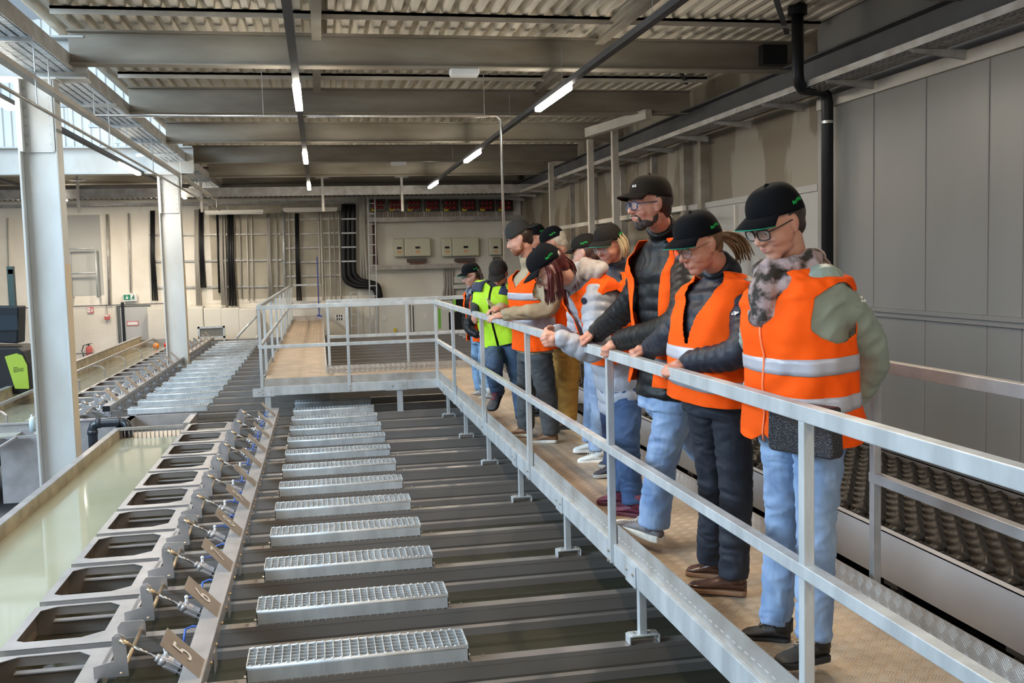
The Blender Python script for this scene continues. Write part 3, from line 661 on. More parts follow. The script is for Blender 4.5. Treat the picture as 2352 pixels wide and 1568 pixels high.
# ------------------------------------------------------------------ railings
def rail(label, pts, posts, face, m=GALV, name='railing', top=1.0, mid=.49, pb=-.10, group='galvanised railings'):
    # pts: straight run; posts: parameters along it
    A, B = Vector(pts[0]), Vector(pts[1]); e = empty(name, A, label, 'railing', group); u = (B-A).normalized()
    w = .042
    s = Vector((-u.y, u.x, 0))
    def bar(z0, z1, nm):
        mb = MB(); mb.obar(A+Vector((0, 0, (z0+z1)/2)), B+Vector((0, 0, (z0+z1)/2)), w, z1-z0); mb.build(nm, m, e, bevel=.003)
    bar(top-.05, top, 'top_rail'); bar(mid-.02, mid+.022, 'middle_rail')
    for d in posts:
        p = A+u*d; mb = MB(); mb.obar(p+Vector((0, 0, pb)), p+Vector((0, 0, top-.05)), .036, .036, u); o = mb.build('post', m, e, bevel=.003)
        for z in (-.035, -.085):
            if pb < -.05: MB().tube([p+face*.018+Vector((0, 0, z)), p+face*.028+Vector((0, 0, z))], .009, 8).build('bolt', GALVD, o)
    return e
XRL = XW0-.001
rail('galvanised railing the people lean on, running from the corner towards the viewer', [(XRL, .8, 0), (XRL, YF+.02, 0)], [y-.8 for y in (2.75, 4.83, 6.86, 8.87, 10.88, YF)], Vector((-1, 0, 0)))
rail('galvanised railing across the front of the cross walkway', [(-.76, YF, 0), (XRL-.022, YF, 0)], [.015, 1.075], Vector((0, -1, 0)))
rail('galvanised railing along the left side of the rear walkway', [(-.76, YF+.1, 0), (-.76, 27.7, 0)], [1.9*i+1.3 for i in range(8)], Vector((-1, 0, 0)))
rail('galvanised railing closing the far end of the rear walkway', [(-.74, 27.72, 0), (.03, 27.72, 0)], [], Vector((0, -1, 0)), mid=.5)
rail('galvanised railing along the back of the cross walkway', [(.07, YB+.02, 0), (3.0, YB+.02, 0)], [0.02, 1.1, 2.1], Vector((0, -1, 0)), pb=-.0)
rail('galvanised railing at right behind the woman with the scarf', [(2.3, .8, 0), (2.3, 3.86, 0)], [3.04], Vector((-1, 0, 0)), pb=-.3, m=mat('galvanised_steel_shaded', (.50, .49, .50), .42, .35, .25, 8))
for px in (1620, 1160):
    pass
e = empty('stair_rail', (-1, 24, 0), 'sloping galvanised handrail of the stairs beside the rear walkway', 'railing')
y = 27.5; a = atY(592, 722, y); b = atY(543, 775, y); a2 = atY(592, 770, y)
mb = MB(); mb.tube([a, b, (b.x, y, b.z-.35)], .035, 8); mb.build('upper_tube', GALV, e, True)
mb = MB(); mb.tube([a2, (b.x+.35, y, b.z-.4)], .035, 8); mb.build('lower_tube', GALV, e, True)
# slanting hoop guard in front of the cabinets
e = empty('guard_frame', (-3, 27.6, -.3), 'grey mesh guard in a tubular frame before the cabinets', 'guard')
y = 27.0; a = atY(455, 778, y); b = atY(516, 748, y)
mb = MB(); mb.box(a.x, a.x+.05, y, y+.05, a.z-.3, b.z); mb.box(b.x-.05, b.x, y, y+.05, a.z-.3, b.z); mb.box(a.x, b.x, y, y+.05, b.z-.05, b.z); mb.box(a.x, b.x, y, y+.05, a.z, a.z+.05); mb.build('frame', GALV, e)
MB().box(a.x+.05, b.x-.05, y+.02, y+.03, a.z+.03, b.z-.05).build('mesh_panel', mat('grey_mesh', (.16, .16, .15), .6), e)
# ================================================================== conveyor trough on the right
ZT = -.39
e = empty('conveyor_trough', (3.6, 1, ZT), 'long stainless conveyor trough at right with rows of black rubber rollers', 'conveyor')
mb = MB(); mb.box(3.6, 3.606, .5, 27, -.71, ZT); mb.box(3.6, 3.66, .5, 27, ZT-.006, ZT); mb.build('near_side', TROUGH, e)
mb = MB(); mb.box(5.30, 5.306, .5, 27, -.9, -.40); mb.box(5.25, 5.36, .5, 27, -.40, -.392); mb.box(5.30, 5.66, .5, 27, -.47, -.46); mb.build('far_side', STAIN, e)
mb = MB()
for i in range(34):
    y = 2.6+.36*i; mb.box(5.294, 5.30, y, y+.025, -.62, -.54); mb.tube([(5.292, y+.012, -.535), (5.30, y+.012, -.535)], .02, 8)
mb.build('slot', BLACK, e)
MB().box(3.606, 5.3, .5, 27, -.92, -.9).build('bed', BLACK, e)
for i in range(16):
    y = 2.2+1.2*i; mb = MB(); mb.box(3.62, 3.68, y, y+.06, FLOOR, -.71); mb.box(3.60, 3.8, y-.05, y+.1, -.74, -.71); mb.build('leg', DARKST, e)
# rubber flights: scalloped wavy strips across the bed, running lengthwise in rows
def flights(x, y0, y1, z, amp, lam, ph):
    mb = MB(); n = int((y1-y0)/lam*12); rows = []
    for i in range(n+1):
        y = y0+(y1-y0)*i/n; a = 2*pi*(y-y0)/lam+ph
        c = (sin(a)+.35*sin(2*a)); rows.append([(x-.05+.012*cos(a), y, z-.06), (x-.045+.02*sin(a), y, z+.0), (x-.012+.02*sin(a), y+.01*c, z+amp*c+.028), (x+.012+.02*sin(a), y+.01*c, z+amp*c+.028), (x+.045+.02*sin(a), y, z), (x+.05+.012*cos(a), y, z-.06)])
    mb.loft(rows, False, False); return mb
k = 0
for i in range(15):
    x = 3.72+.108*i
    flights(x, 1.8, 18, -.52, .022 + (.014 if i in (3, 12) else 0), .24, i*1.7).build('roller_row', RUBBER, e, True)
# rounded rubber cups on the row nearest the viewer
mb = MB()
for j in range(60):
    y = 2.3+.24*j
    if y < 16: mb.ball((3.72, y, -.50), (.05, .05, .035), 12, 7); mb.ball((3.90, y+.1, -.49), (.06, .05, .04), 12, 7); mb.ball((5.2, y, -.5), (.05, .04, .035), 10, 6)
mb.build('rubber_cups', RUBBER, e, True)
tag(bpy.data.objects['rubber_cups'], kind='stuff')
# wooden blocks and struts in the dark gap
gp = 'wooden blocks under the conveyor trough'
for i in range(7):
    y = 2.95+1.05*i
    tag(MB().box(3.30, 3.52, y, y+.16, -.83, -.755).build('wooden_block', WOOD, None, bevel=.004), 'raw wooden block in the gap below the conveyor trough, %s from the viewer' % OW[i+1], 'block', gp)
tag(MB().box(3.2, 3.3, 1, 13.2, -.9, -.86).build('floor_beam', DARKST), 'dark steel beam on the floor in the gap beside the conveyor', 'beam')
# ================================================================== back wall equipment (Y about 28)
YW = 28.5
def bw(px, py): return atY(px, py, YW)
# cabinets
def cabinet(px0, px1, pyt, label, extra=None, z0=FLOOR, d=.5, split=True, group='grey switch cabinets along the back wall'):
    a = bw(px0, pyt); b = bw(px1, pyt); zt = a.z; x0, x1 = a.x-.012, b.x+.004
    e = empty('switch_cabinet', ((x0+x1)/2, YW-d/2, z0), label, 'cabinet', group)
    MB().box(x0, x1, YW-d, YW, z0, zt).build('body', CAB, e, bevel=.004)
    MB().box(x0+.02, x1-.02, YW-d-.014, YW-d, z0+.1, zt-.03).build('door', CAB, e, bevel=.004)
    return e, x0, x1, zt
cabs = [(346, 405, 704, 'pale cabinet just right of the grey door'), (415, 470, 704, 'pale cabinet right of the farther column'), (473, 512, 706, 'pale cabinet behind the mesh guard, left one'), (513, 552, 706, 'pale cabinet behind the mesh guard, right one'), (553, 592, 707, 'pale cabinet left of the rear walkway')]
for c in cabs: cabinet(*c)
e, x0, x1, zt = cabinet(676, 800, 702, 'wide pale cabinet with eight round windows at the end of the rear walkway')
p = bw(770, 725)
for i in range(4):
    for j in range(2):
        q = bw(771+5.2*i, 723+7.5*j); MB().tube([(q.x, YW-.52, q.z), (q.x, YW-.50, q.z)], .05, 14).build('round_window', WHITEM, e)
e, x0, x1, zt = cabinet(858, 937, 690, 'tall pale cabinet with one small sticker, left of the pair')
q = bw(880, 727); MB().box(q.x-.05, q.x+.05, YW-.53, YW-.515, q.z-.07, q.z+.07).build('sticker', mat('sticker_paper', (.78, .74, .74), .5), e)
e, x0, x1, zt = cabinet(940, 1002, 690, 'tall pale cabinet with black hinge rod, right of the pair')
q = bw(973, 723); MB().box(q.x-.05, q.x+.05, YW-.53, YW-.515, q.z-.07, q.z+.07).build('sticker', MATS['sticker_paper'], e)
q = bw(941, 700); MB().tube([(q.x+.04, YW-.53, q.z), (q.x+.04, YW-.53, q.z-.75)], .012, 8).build('hinge_rod', BLACK, e)
q = bw(904, 755); tag(MB().cbox((q.x, YW-.56, q.z), (.07, .05, .1)).build('padlock', mat('lock_yellow', (.7, .5, .02), .4)), 'yellow padlock on the left tall cabinet', 'padlock')
cabinet(1003, 1034, 690, 'narrow pale cabinet right of the tall pair')
# light curtain machine
e = empty('sorting_machine', (4.2, 27, 0), 'pale machine with green edges and black opening behind the corner of the railing', 'machine')
y = 24.5; a = atY(1040, 684, y); b = atY(1120, 684, y); c = atY(1040, 748, y)
MB().box(a.x, b.x+1.5, y, y+.3, a.z-.02, a.z+.05).build('top_beam', CAB, e)
MB().box(a.x, a.x+.07, y-.02, y, c.z-.1, a.z).build('green_edge', mat('machine_green', (.18, .45, .05), .4), e)
MB().box(a.x+.07, b.x+1.5, y+.1, y+.12, c.z-.1, a.z).build('opening', BLACK, e)
a2 = atY(1006, 708, 22.5); c2 = atY(1006, 745, 22.5); MB().box(a2.x, a2.x+.06, 22.5, 22.55, c2.z-.1, a2.z).build('green_edge', MATS['machine_green'], e)
MB().box(a2.x+.06, a2.x+1.5, 22.52, 22.6, a2.z-.05, a2.z).build('crossbar', CAB, e)
mb = MB(); mb.box(a2.x+.25, a2.x+1.5, 22.58, 22.6, a2.z-.5, a2.z-.1); mb.build('screen', BLACK, e)
MB().obar((3.6, 23.5, -.05), (3.6, 14.0, -.2), .03, .28).build('side_chute', STAIN, e)
# inverters
def inverter(px0, px1, py0, py1, label):
    a = bw(px0, py0); b = bw(px1, py1); y = YW-.25
    e = empty('solar_inverter', ((a.x+b.x)/2, y, b.z), label, 'inverter', 'cream inverters on the back wall'); w = b.x-a.x
    M = mat('inverter_cream', (.66, .64, .5), .4)
    sp = a.x+w*.28 if w > .8 else b.x
    MB().box(a.x, sp-.006, y, YW, b.z, a.z).build('left_housing', M, e, bevel=.03)
    if w > .8: MB().box(sp, b.x, y, YW, b.z, a.z).build('right_housing', M, e, bevel=.03)
    for k, cx in enumerate((a.x+w*.14 if w > .8 else a.x+w*.5, a.x+w*.64)):
        if k and w < .8: break
        mb = MB(); mb.box(cx-.065, cx+.065, y-.008, y, a.z-.30, a.z-.24); mb.build('display', BLACK, e, bevel=.003)
        MB().box(cx-.05, cx+.06, y-.006, y, a.z-.42, a.z-.35).build('warning_label', mat('orange_label', (.75, .42, .18), .5), e)
    MB().box(a.x+w*.35, b.x-w*.12, y+.05, YW, b.z-.16, b.z-.06).build('plug_row', mat('dark_plugs', (.10, .07, .06), .5), e)
    mb = MB()
    for i in range(14 if w > .8 else 5):
        x = a.x+w*.42+i*(w*.4/14); mb.tube([(x, y+.1, b.z-.06), (x+.01, y+.12, b.z-.30)], .009, 6)
    mb.build('cable_bundle', mat('red_cable', (.35, .12, .08), .6), e)
inverter(903, 988, 548, 588, 'cream inverter box on the back wall, left and fully visible')
inverter(1012, 1098, 547, 587, 'cream inverter box on the back wall, middle one')
inverter(1120, 1150, 547, 585, 'cream inverter box partly hidden by the pipe and caps')
# fuse boxes row, brown-red, high on the back wall
for i in range(10):
    x0 = 848+41.5*i
    a = bw(x0, 459); b = bw(x0+37, 485)
    if b.x > 5.6: break
    e = empty('fuse_box', ((a.x+b.x)/2, YW-.15, b.z), 'dark fuse box with red plugs, %s from the left in the high row' % OW[i+1], 'fuse box', 'fuse boxes high on the back wall')
    MB().box(a.x, b.x, YW-.2, YW-.02, b.z, a.z).build('case', mat('smoked_case', (.035, .02, .018), .25), e, bevel=.01)
    mb = MB()
    for r in range(2):
        for c in range(3): mb.ball((a.x+(b.x-a.x)*(.25+.25*c), YW-.2, b.z+(a.z-b.z)*(.3+.4*r)), .055, 8, 6)
    mb.build('red_plug', mat('fuse_red', (.26, .02, .02), .25), e, True)
    q = (a.x+(b.x-a.x)*.22, YW-.205, b.z+.035); MB().cbox(q, (.13, .01, .07)).build('yellow_label', mat('yellow_label', (.6, .5, .02), .5), e)
    mb = MB()
    for k in range(9): xx = a.x+.05+k*.05; mb.tube([(xx, YW-.08, b.z), (xx+.01*(k % 3-1), YW-.08, b.z-.17)], .009, 5)
    mb.build('cable_bundle', mat('brown_cable', (.13, .06, .05), .6), e)
def wtray(px0, px1, py, h, label, yy=YW-.3, dep=.25, m=GALVD, par=6):
    a = atY(px0, py, yy); b = atY(px1, py, yy); e = empty('wall_tray', (a.x, yy, a.z), label, 'cable tray')
    MB().box(a.x, b.x, yy, yy+.01, a.z-h, a.z).build('front_rail', m, e)
    mb = MB(); x = a.x
    while x < b.x: mb.box(x, x+.02, yy+.01, yy+dep, a.z-h, a.z-h+.02); x += .12
    mb.build('rungs', m, e); return e
wtray(845, 1262, 500, .12, 'cable tray under the row of fuse boxes')
wtray(855, 1065, 610, .12, 'cable tray under the cream inverters')
wtray(-60, 820, 471, .07, 'dark cable tray along the top of the back wall')
a = atY(150, 450, 26.5)
wtray(-60, 1235, 437, .22, 'long grey steel tray spanning the hall below the far lamps', 25.2, .4)
# hangers for that tray
for px in (182, 463, 741, 922):
    q = atY(px, 440, 25.3); e = empty('tray_hanger', (q.x, 25.3, q.z), 'perforated hanger strut with foot plate, at %s' % {182: 'far left beyond the column', 463: 'the farther column', 741: 'the left light track', 922: 'the right light track'}[px], 'hanger', 'perforated hanger struts')
    MB().box(q.x-.03, q.x+.03, 25.15, 25.2, q.z-.5, 3.75).build('strut', GALVD, e)
    MB().box(q.x-.16, q.x+.16, 25.05, 25.3, 3.62, 3.65).build('head_plate', GALVD, e)
# upper ducts, enlarged and darkened to stand in for the unlit void there
VB = mat('void_black', (.022, .021, .020), .7, spec=.2)
for (z0, z1, y, m, lab) in ((3.80, 4.03, 26.3, VB, 'black duct under the roof at the back, upper'), (3.34, 3.70, 27.5, mat('duct_void_brown', (.09, .08, .07), .7), 'dark brown duct at the back, lower')):
    tag(MB().box(-9, 5.4, y, y+.3, z0, z1).build('duct', m, None, bevel=.02), lab, 'duct', 'dark ducts at the back')
for (px0, px1, py) in ((470, 605, 488), (650, 775, 482)):
    a = atY(px0, py, 27.8); b = atY(px1, py, 27.8); e = empty('tube_lamp', (a.x, 27.8, a.z), 'unlit long tube lamp at the top of the back wall, %s' % ('left one' if px0 < 500 else 'right one'), 'lamp', 'unlit tube lamps')
    MB().box(a.x, b.x, 27.8, 27.92, a.z-.03, a.z+.06).build('housing', CAB, e, bevel=.01)
    MB().tube([(a.x+.03, 27.86, a.z-.04), (b.x-.03, 27.86, a.z-.04)], .018, 8).build('tube', WHITEM, e)
    for x in (a.x+.1, b.x-.1): MB().tube([(x, 27.86, a.z+.05), (x, 27.86, 4.05)], .008, 6).build('hanger_rod', GALVD, e)
# wall conduits and cable bundles: (px, top, bottom, radius, colour, label)
LB = mat('light_conduit', (.55, .53, .48), .6)
vert = [
 (247, 492, 700, .035, GALVD, 'grey downpipe right of the recessed wall bay'),
 (296, 490, 672, .02, GALVD, 'thin grey conduit above the exit sign'),
 (20, 500, 690, .02, LB, 'thin conduit at the far left of the back wall'),
 (352, 484, 690, .055, BLACK, 'black cable bundle left of the farther column'),
 (463, 480, 660, .05, BLACK, 'black cable bundle right of the farther column'),
 (499, 486, 672, .028, BLACK, 'slim black conduit on the back wall'),
 (530, 486, 702, .075, BLACK, 'fat black cable bundle over the pale cabinets'),
 (452, 482, 700, .05, WIRE, 'grey cable bundle beside the black one'),
 (508, 490, 700, .04, WIRE, 'grey cable bundle left of the fat black one'),
 (515, 490, 705, .03, WIRE, 'second grey cable strand left of the fat black one'),
 (550, 490, 685, .018, WIRE, 'thin grey cable left of the three light conduits'),
 (566, 490, 690, .022, LB, 'first light conduit above the cabinets'),
 (577, 490, 690, .02, LB, 'second light conduit above the cabinets'),
 (617, 490, 690, .045, WIRE, 'broad grey conduit above the rear walkway'),
 (634, 490, 680, .02, WIRE, 'thin grey conduit beside the broad one'),
 (650, 484, 660, .035, GALV, 'pale steel profile on the back wall above the rear walkway'),
 (663, 490, 655, .02, LB, 'thin light conduit right of the pale profile'),
 (682, 490, 690, .05, BLACK, 'black cable bundle above the rear walkway end'),
 (677, 490, 655, .016, WIRE, 'grey cable hugging the black bundle'),
 (731, 484, 655, .022, LB, 'light conduit behind the blue broom'),
 (737, 484, 690, .03, LB, 'cream conduit beside the blue broom'),
 (755, 484, 690, .024, LB, 'cream conduit two places right of the broom'),
 (766, 484, 690, .018, WIRE, 'grey conduit between the cream ones'),
 (778, 484, 690, .026, LB, 'cream conduit left of the black ducts'),
 (830, 445, 640, .08, WALLW, 'pale wall pillar right of the black ducts'),
 (859, 505, 608, .045, mat('brownish_cable', (.10, .04, .03), .6), 'brown-black cable bundle left of the inverters'),
]
for (px, t, b, r, m, lab) in vert:
    p = bw(px, t); q = bw(px+(b-t)*.028, b); n = 1 if r < .04 else 3
    mb = MB()
    if n == 1: mb.tube([(p.x, YW-.03-r, p.z), (q.x, YW-.03-r, q.z)], r, 8)
    else:
        for i in range(n):
            dx = (i-1)*r*.7; mb.tube([(p.x+dx, YW-.05-r, p.z), (q.x+dx, YW-.05-r, (p.z+q.z)/2), (q.x+dx*1.5, YW-.05-r, q.z)], r*.45, 8)
    tag(mb.build('wall_conduit', m, None, True), lab, 'conduit')
# big triple black ducts with S bend
e = empty('black_ducts', (1, YW-.2, 1), 'three thick black cable ducts bending right above the cabinets', 'duct')
for i in range(3):
    o = 10.5*(i-1)
    P = [bw(800+o, 470), bw(800+o, 560), bw(801+o, 625-i*3), bw(806+o, 645-i*6), bw(822+o*.5, 656-i*6), bw(846, 658-i*5), bw(860+i*3, 664-i*4), bw(867+i*3, 683)]
    for p in P: p.y = YW-.27
    MB().tube(cat(P, 5), .075, 12).build('duct', BLACK, e, True)
for j in range(4):
    q = bw(800, 504+32*j); MB().box(q.x-.2, q.x+.2, YW-.36, YW-.35, q.z-.02, q.z+.02).build('clip', GALV, e)
# horizontal support rails
for (px0, px1, py, lab) in ((343, 645, 540, 'upper'), (345, 648, 600, 'middle'), (350, 655, 660, 'lower')):
    a = bw(px0, py); b = bw(px1, py-3)
    tag(MB().obar((a.x, YW-.03, a.z), (b.x, YW-.03, b.z), .03, .05).build('support_rail', GALVD), 'horizontal cable support rail on the left part of the back wall, %s one' % lab, 'rail', 'left cable support rails')
for i, py in enumerate((505, 538, 570, 603, 635)):
    a = bw(655, py); b = bw(795, py-4)
    tag(MB().obar((a.x, YW-.03, a.z), (b.x, YW-.03, b.z), .03, .05).build('support_rail', GALVD), 'horizontal cable support rail beside the three black ducts, %s from the top' % OW[i+1], 'rail', 'right cable support rails')
# ladders of cable tray
for (px, t, b, lab) in ((849, 400, 770, 'tall cable ladder right of the pale wall pillar'), (812, 670, 770, 'short cable ladder between the pale cabinets')):
    a = bw(px-8, t); c = bw(px+8, t); d = bw(px-8+(b-t)*.02, b)
    e = empty('cable_ladder', (a.x, YW-.6, d.z), lab, 'cable ladder'); y = YW-.6
    for x in (a.x, c.x): MB().obar((x, y, a.z), (x+(d.x-a.x), y, d.z), .03, .03, (0, 1, 0)).build('side_rail', GALV, e)
    mb = MB(); n = int((a.z-d.z)/.28)
    for i in range(n):
        f = i/n; x = a.x+(d.x-a.x)*f; mb.box(x, x+(c.x-a.x), y-.01, y+.01, a.z-(a.z-d.z)*f-.012, a.z-(a.z-d.z)*f+.012)
    mb.build('rungs', GALV, e)
# small boxes under the inverters
q = bw(1056, 650); e = empty('wall_switch_box', (q.x, YW-.1, q.z), 'pale wall box with black slots beside the girl with the cap', 'box')
MB().cbox((q.x, YW-.08, q.z+.1), (.35, .1, .2)).build('body', CAB, e, bevel=.01)
MB().cbox((q.x, YW-.08, q.z-.1), (.4, .14, .12)).build('lower_body', CAB, e, bevel=.01)
mb = MB()
for i in range(4):
    p = bw(1020+6*i, 618); r = bw(1016+9*i, 690); mb.tube([(p.x, YW-.08, p.z), (p.x, YW-.08, (p.z*.45+r.z*.55)), (r.x, YW-.08, r.z)], .04, 8)
tag(mb.build('cable_bundle', WIRE, None, True), 'bundle of four grey pipes below the middle inverter', 'conduit')
# door, signs, extinguisher
a = bw(273, 706); b = bw(343, 706)
e = empty('door_1', (a.x, YW, FLOOR)); e['kind'] = 'structure'
MB().box(a.x-.06, b.x+.03, YW-.04, YW+.05, FLOOR, a.z+.05).build('door_frame', mat('door_frame_dark', (.05, .06, .055), .5), e)
MB().box(a.x+.04, b.x, YW-.08, YW-.04, FLOOR, a.z).build('door_leaf', mat('door_grey', (.46, .48, .50), .5), e)
q = bw(306, 742)
o = MB().cbox((q.x, YW-.09, q.z), (.30, .01, .13)).build('sign_border', REDM, e)
MB().cbox((q.x, YW-.097, q.z), (.26, .01, .09)).build('sign_field', WHITEM, o)
e = empty('emergency_exit_sign', (bw(300, 683).x, YW-.1, bw(300, 683).z), 'green and white emergency exit sign with arrow and running figure above the grey door', 'sign')
q = bw(300, 683); MB().cbox((q.x, YW-.06, q.z), (.34, .06, .19)).build('box', WHITEP, e)
MB().cbox((q.x-.075, YW-.095, q.z+.01), (.17, .006, .14)).build('arrow_field', GREENM, e)
mb = MB(); mb.prism([(q.x-.085, q.z+.06), (q.x-.065, q.z+.06), (q.x-.065, q.z), (q.x-.04, q.z+.02), (q.x-.04, q.z-.01), (q.x-.075, q.z-.045), (q.x-.11, q.z-.01), (q.x-.11, q.z+.02), (q.x-.085, q.z)], 1, YW-.104, YW-.099); mb.build('arrow', WHITEM, e)
mb = MB(); yy = (YW-.104, YW-.096)
for (u0, v0, u1, v1, w) in ((.09, .03, .08, -.01, .03), (.08, -.01, .11, -.03, .015), (.11, -.03, .10, -.055, .015), (.08, -.01, .06, -.04, .015), (.06, -.04, .035, -.045, .012), (.09, .025, .12, .01, .012), (.09, .025, .06, .015, .012), (.06, .015, .05, -.005, .012)):
    mb.obar((q.x+u0, YW-.1, q.z+v0), (q.x+u1, YW-.1, q.z+v1), w, .008, (0, 1, 0))
mb.ball((q.x+.1, YW-.1, q.z+.055), (.015, .006, .015), 10, 6); mb.build('running_figure', GREENM, e)
q = bw(208, 712); e = empty('extinguisher_sign', (q.x, YW-.03, q.z), 'red and white fire extinguisher sign on the wall behind the mesh fence', 'sign')
MB().cbox((q.x, YW-.03, q.z), (.16, .01, .16)).build('board', REDM, e); MB().cbox((q.x-.035, YW-.04, q.z), (.07, .008, .13)).build('white_field', WHITEM, e)
MB().cbox((q.x+.045, YW-.04, q.z-.005), (.03, .008, .09)).build('extinguisher_symbol', WHITEM, e); MB().cbox((q.x-.035, YW-.046, q.z+.01), (.045, .006, .02)).build('flame_symbol', REDM, e)
q = bw(247, 728); e = empty('fire_alarm_box', (q.x, YW-.06, q.z), 'small red fire alarm box below the grey downpipe', 'alarm')
MB().cbox((q.x, YW-.06, q.z), (.13, .08, .13)).build('case', REDM, e, bevel=.01); MB().cbox((q.x, YW-.105, q.z+.04), (.1, .01, .035)).build('white_strip', WHITEM, e)
MB().tube([(q.x, YW-.04, q.z+.06), (q.x-.01, YW-.04, q.z+.36)], .012, 6).build('conduit', WIRE, e)
q = bw(208, 812); e = empty('fire_extinguisher', (q.x, YW-.15, q.z), 'red fire extinguisher hanging behind the mesh fence left of the door', 'fire extinguisher')
MB().tube([(q.x, YW-.14, q.z-.2), (q.x, YW-.14, q.z-.18), (q.x, YW-.14, q.z+.15), (q.x, YW-.14, q.z+.2), (q.x, YW-.14, q.z+.22)], [.06, .085, .085, .06, .03], 16).build('tank', REDM, e, True)
mb = MB(); mb.cbox((q.x, YW-.14, q.z+.25), (.05, .05, .07)); mb.obar((q.x-.02, YW-.14, q.z+.28), (q.x+.09, YW-.14, q.z+.29), .03, .02); mb.build('valve', BLACK, e)
MB().tube([(q.x-.03, YW-.15, q.z+.26), (q.x-.13, YW-.16, q.z+.24), (q.x-.18, YW-.17, q.z+.1), (q.x-.14, YW-.17, q.z-.05), (q.x-.1, YW-.16, q.z-.2)], .016, 8).build('hose', BLACK, e, True)
# wall guard rail in front of the recess
q0 = bw(158, 572); q1 = bw(222, 572); q2 = bw(158, 680); e = empty('recess_guard', (q0.x, YW-.15, q2.z), 'tubular guard with two crossbars on the recessed wall bay', 'guard')
mb = MB(); y = YW-.2; zz = (q0.z, bw(158, 628).z)
for x in (q0.x+.05, q1.x): mb.tube([(x, y, q2.z-.05), (x, y, q0.z)], .025, 8)
for z in zz: mb.tube([(q0.x+.05, y, z), (q1.x, y, z)], .025, 8)
for x in (q0.x+.05, q1.x): mb.tube([(x, y, q2.z), (x, YW, q2.z-.02)], .025, 8)
mb.build('tubes', GALV, e, True)
# wire mesh fence
ft = atY(150, 704, 27.2); e = empty('mesh_fence', (-6.5, 27.2, FLOOR), 'fine wire mesh fence with black posts in front of the door', 'fence')
MB().box(-10, -3.75, 27.2, 27.205, FLOOR, ft.z).build('wire_mesh', meshmat('wire_mesh', (.42, .41, .40), .045, .10), e)
mb = MB(); mb.box(-10, -3.75, 27.19, 27.215, ft.z-.012, ft.z+.012); mb.box(-10, -3.75, 27.19, 27.215, -.62, -.60); mb.build('edge_wire', DARKST, e)
for px in (281,):
    q = atY(px, 694, 27.1); MB().box(q.x-.04, q.x+.03, 27.1, 27.16, FLOOR, q.z).build('post', BLACK, e)
    
# blue broom leaning on the rear walkway rail
e = empty('broom', (-.1, 26.5, 0), 'blue-handled broom leaning upright by the rear walkway railing', 'broom')
a = atY(728, 590, 27.2); b = atY(733, 724, 27.2)
MB().tube([a, b], .016, 8).build('handle', mat('broom_blue', (.06, .08, .35), .4), e)
MB().obar(b+Vector((-.06, 0, 0)), b+Vector((.07, 0, -.03)), .08, .05).build('head', MATS['broom_blue'], e)
MB().obar(b+Vector((-.06, 0, -.04)), b+Vector((.07, 0, -.07)), .07, .04).build('bristles', mat('bristles', (.5, .5, .55), .8), e)
# forklift-like machine at the far left
e = empty('forklift', (-5.6, 17, FLOOR), 'black and lime-green industrial truck partly hidden by the nearest column', 'forklift')
y = 16.0
def fl(px, py): q = atY(px, py, y); return (q.x, q.z)
MB().prism([fl(-60, 800), fl(40, 798), fl(52, 806), fl(64, 835), fl(70, 905), fl(-60, 905)], 1, y, y+.9).build('chassis', mat('truck_black', (.010, .010, .011), .5, spec=.3), e, bevel=.02)
MB().prism([fl(12, 818), fl(38, 811), fl(52, 816), fl(63, 838), fl(68, 892), fl(36, 892)], 1, y-.03, y-.001).build('green_panel', mat('truck_green', (.27, .38, .03), .45), e)
q = atY(42, 848, y-.04); text_mesh('panel_writing', 'MAX. . . . . .\nTRAGKRAFT\nBEACHTEN', .028, frameM((q.x, y-.032, q.z), (1, 0, .08), (-.08, 0, 1)), BLACK, e)
o = MB().prism([fl(-60, 704), fl(38, 704), fl(36, 790), fl(-60, 786)], 1, y+.1, y+.5).build('battery_hood', mat('hood_black', (.006, .009, .014), .5, spec=.3), e, bevel=.02)
MB().box(*[v for v in (fl(-60, 735)[0], fl(36, 735)[0], y+.08, y+.1, fl(0, 760)[1], fl(0, 725)[1])]).build('hood_band', mat('hood_blue', (.010, .018, .028), .5, spec=.3), e)
MB().cbox((fl(13, 660)[0], y+.3, fl(0, 660)[1]), (.09, .09, .62)).build('mast_post', mat('mast_black', (.02, .045, .04), .4), e)
MB().cbox((fl(12, 624)[0], y+.3, fl(12, 624)[1]), (.07, .09, .07)).build('mast_cap', mat('mast_tip', (.7, .6, .5), .5), e)
mb = MB(); mb.tube([(fl(8, 0)[0], y+.3, fl(0, 786)[1]), (fl(10, 0)[0], y+.3, fl(0, 800)[1])], .02, 8); mb.build('hood_stay', BLACK, e)
tag(MB().box(-6.0, -4.75, 14.2, 15.4, -.42, -.36).build('metal_table', STAINL), 'pale metal table top at far left in front of the green truck', 'table')
# ================================================================== people
SKIN = mat('skin', (.62, .36, .27), .5, 0, .22, 18, c2=(.52, .25, .18), spec=.4)
SKINR = mat('skin_ruddy', (.60, .31, .22), .5, 0, .3, 16, c2=(.48, .19, .13), spec=.4)
ORANGE = mat('vest_orange', (1.0, .105, .005), .8, 0, .12, 5, bump=.15, bs=9, spec=.15)
LIME = mat('vest_lime', (.50, .85, .02), .7, 0, .12, 5, bump=.15, bs=9)
REFL = mat('reflective_band', (.46, .46, .52), .4, .1, .12, 6)
CAPB = mat('cap_black', (.0055, .006, .008), .9, spec=.12)
CAPK = mat('cap_olive_black', (.016, .012, .009), .9, spec=.15)
CAPG = mat('cap_edge_green', (.0, .22, .14), .6)
LOGO = mat('logo_green', (.0, .40, .06), .6, emit=(0, .35, .05), es=0)
NAVY = mat('navy_quilt', (.022, .025, .038), .5, 0, .3, 9, bump=.3, bs=16, spec=.3)
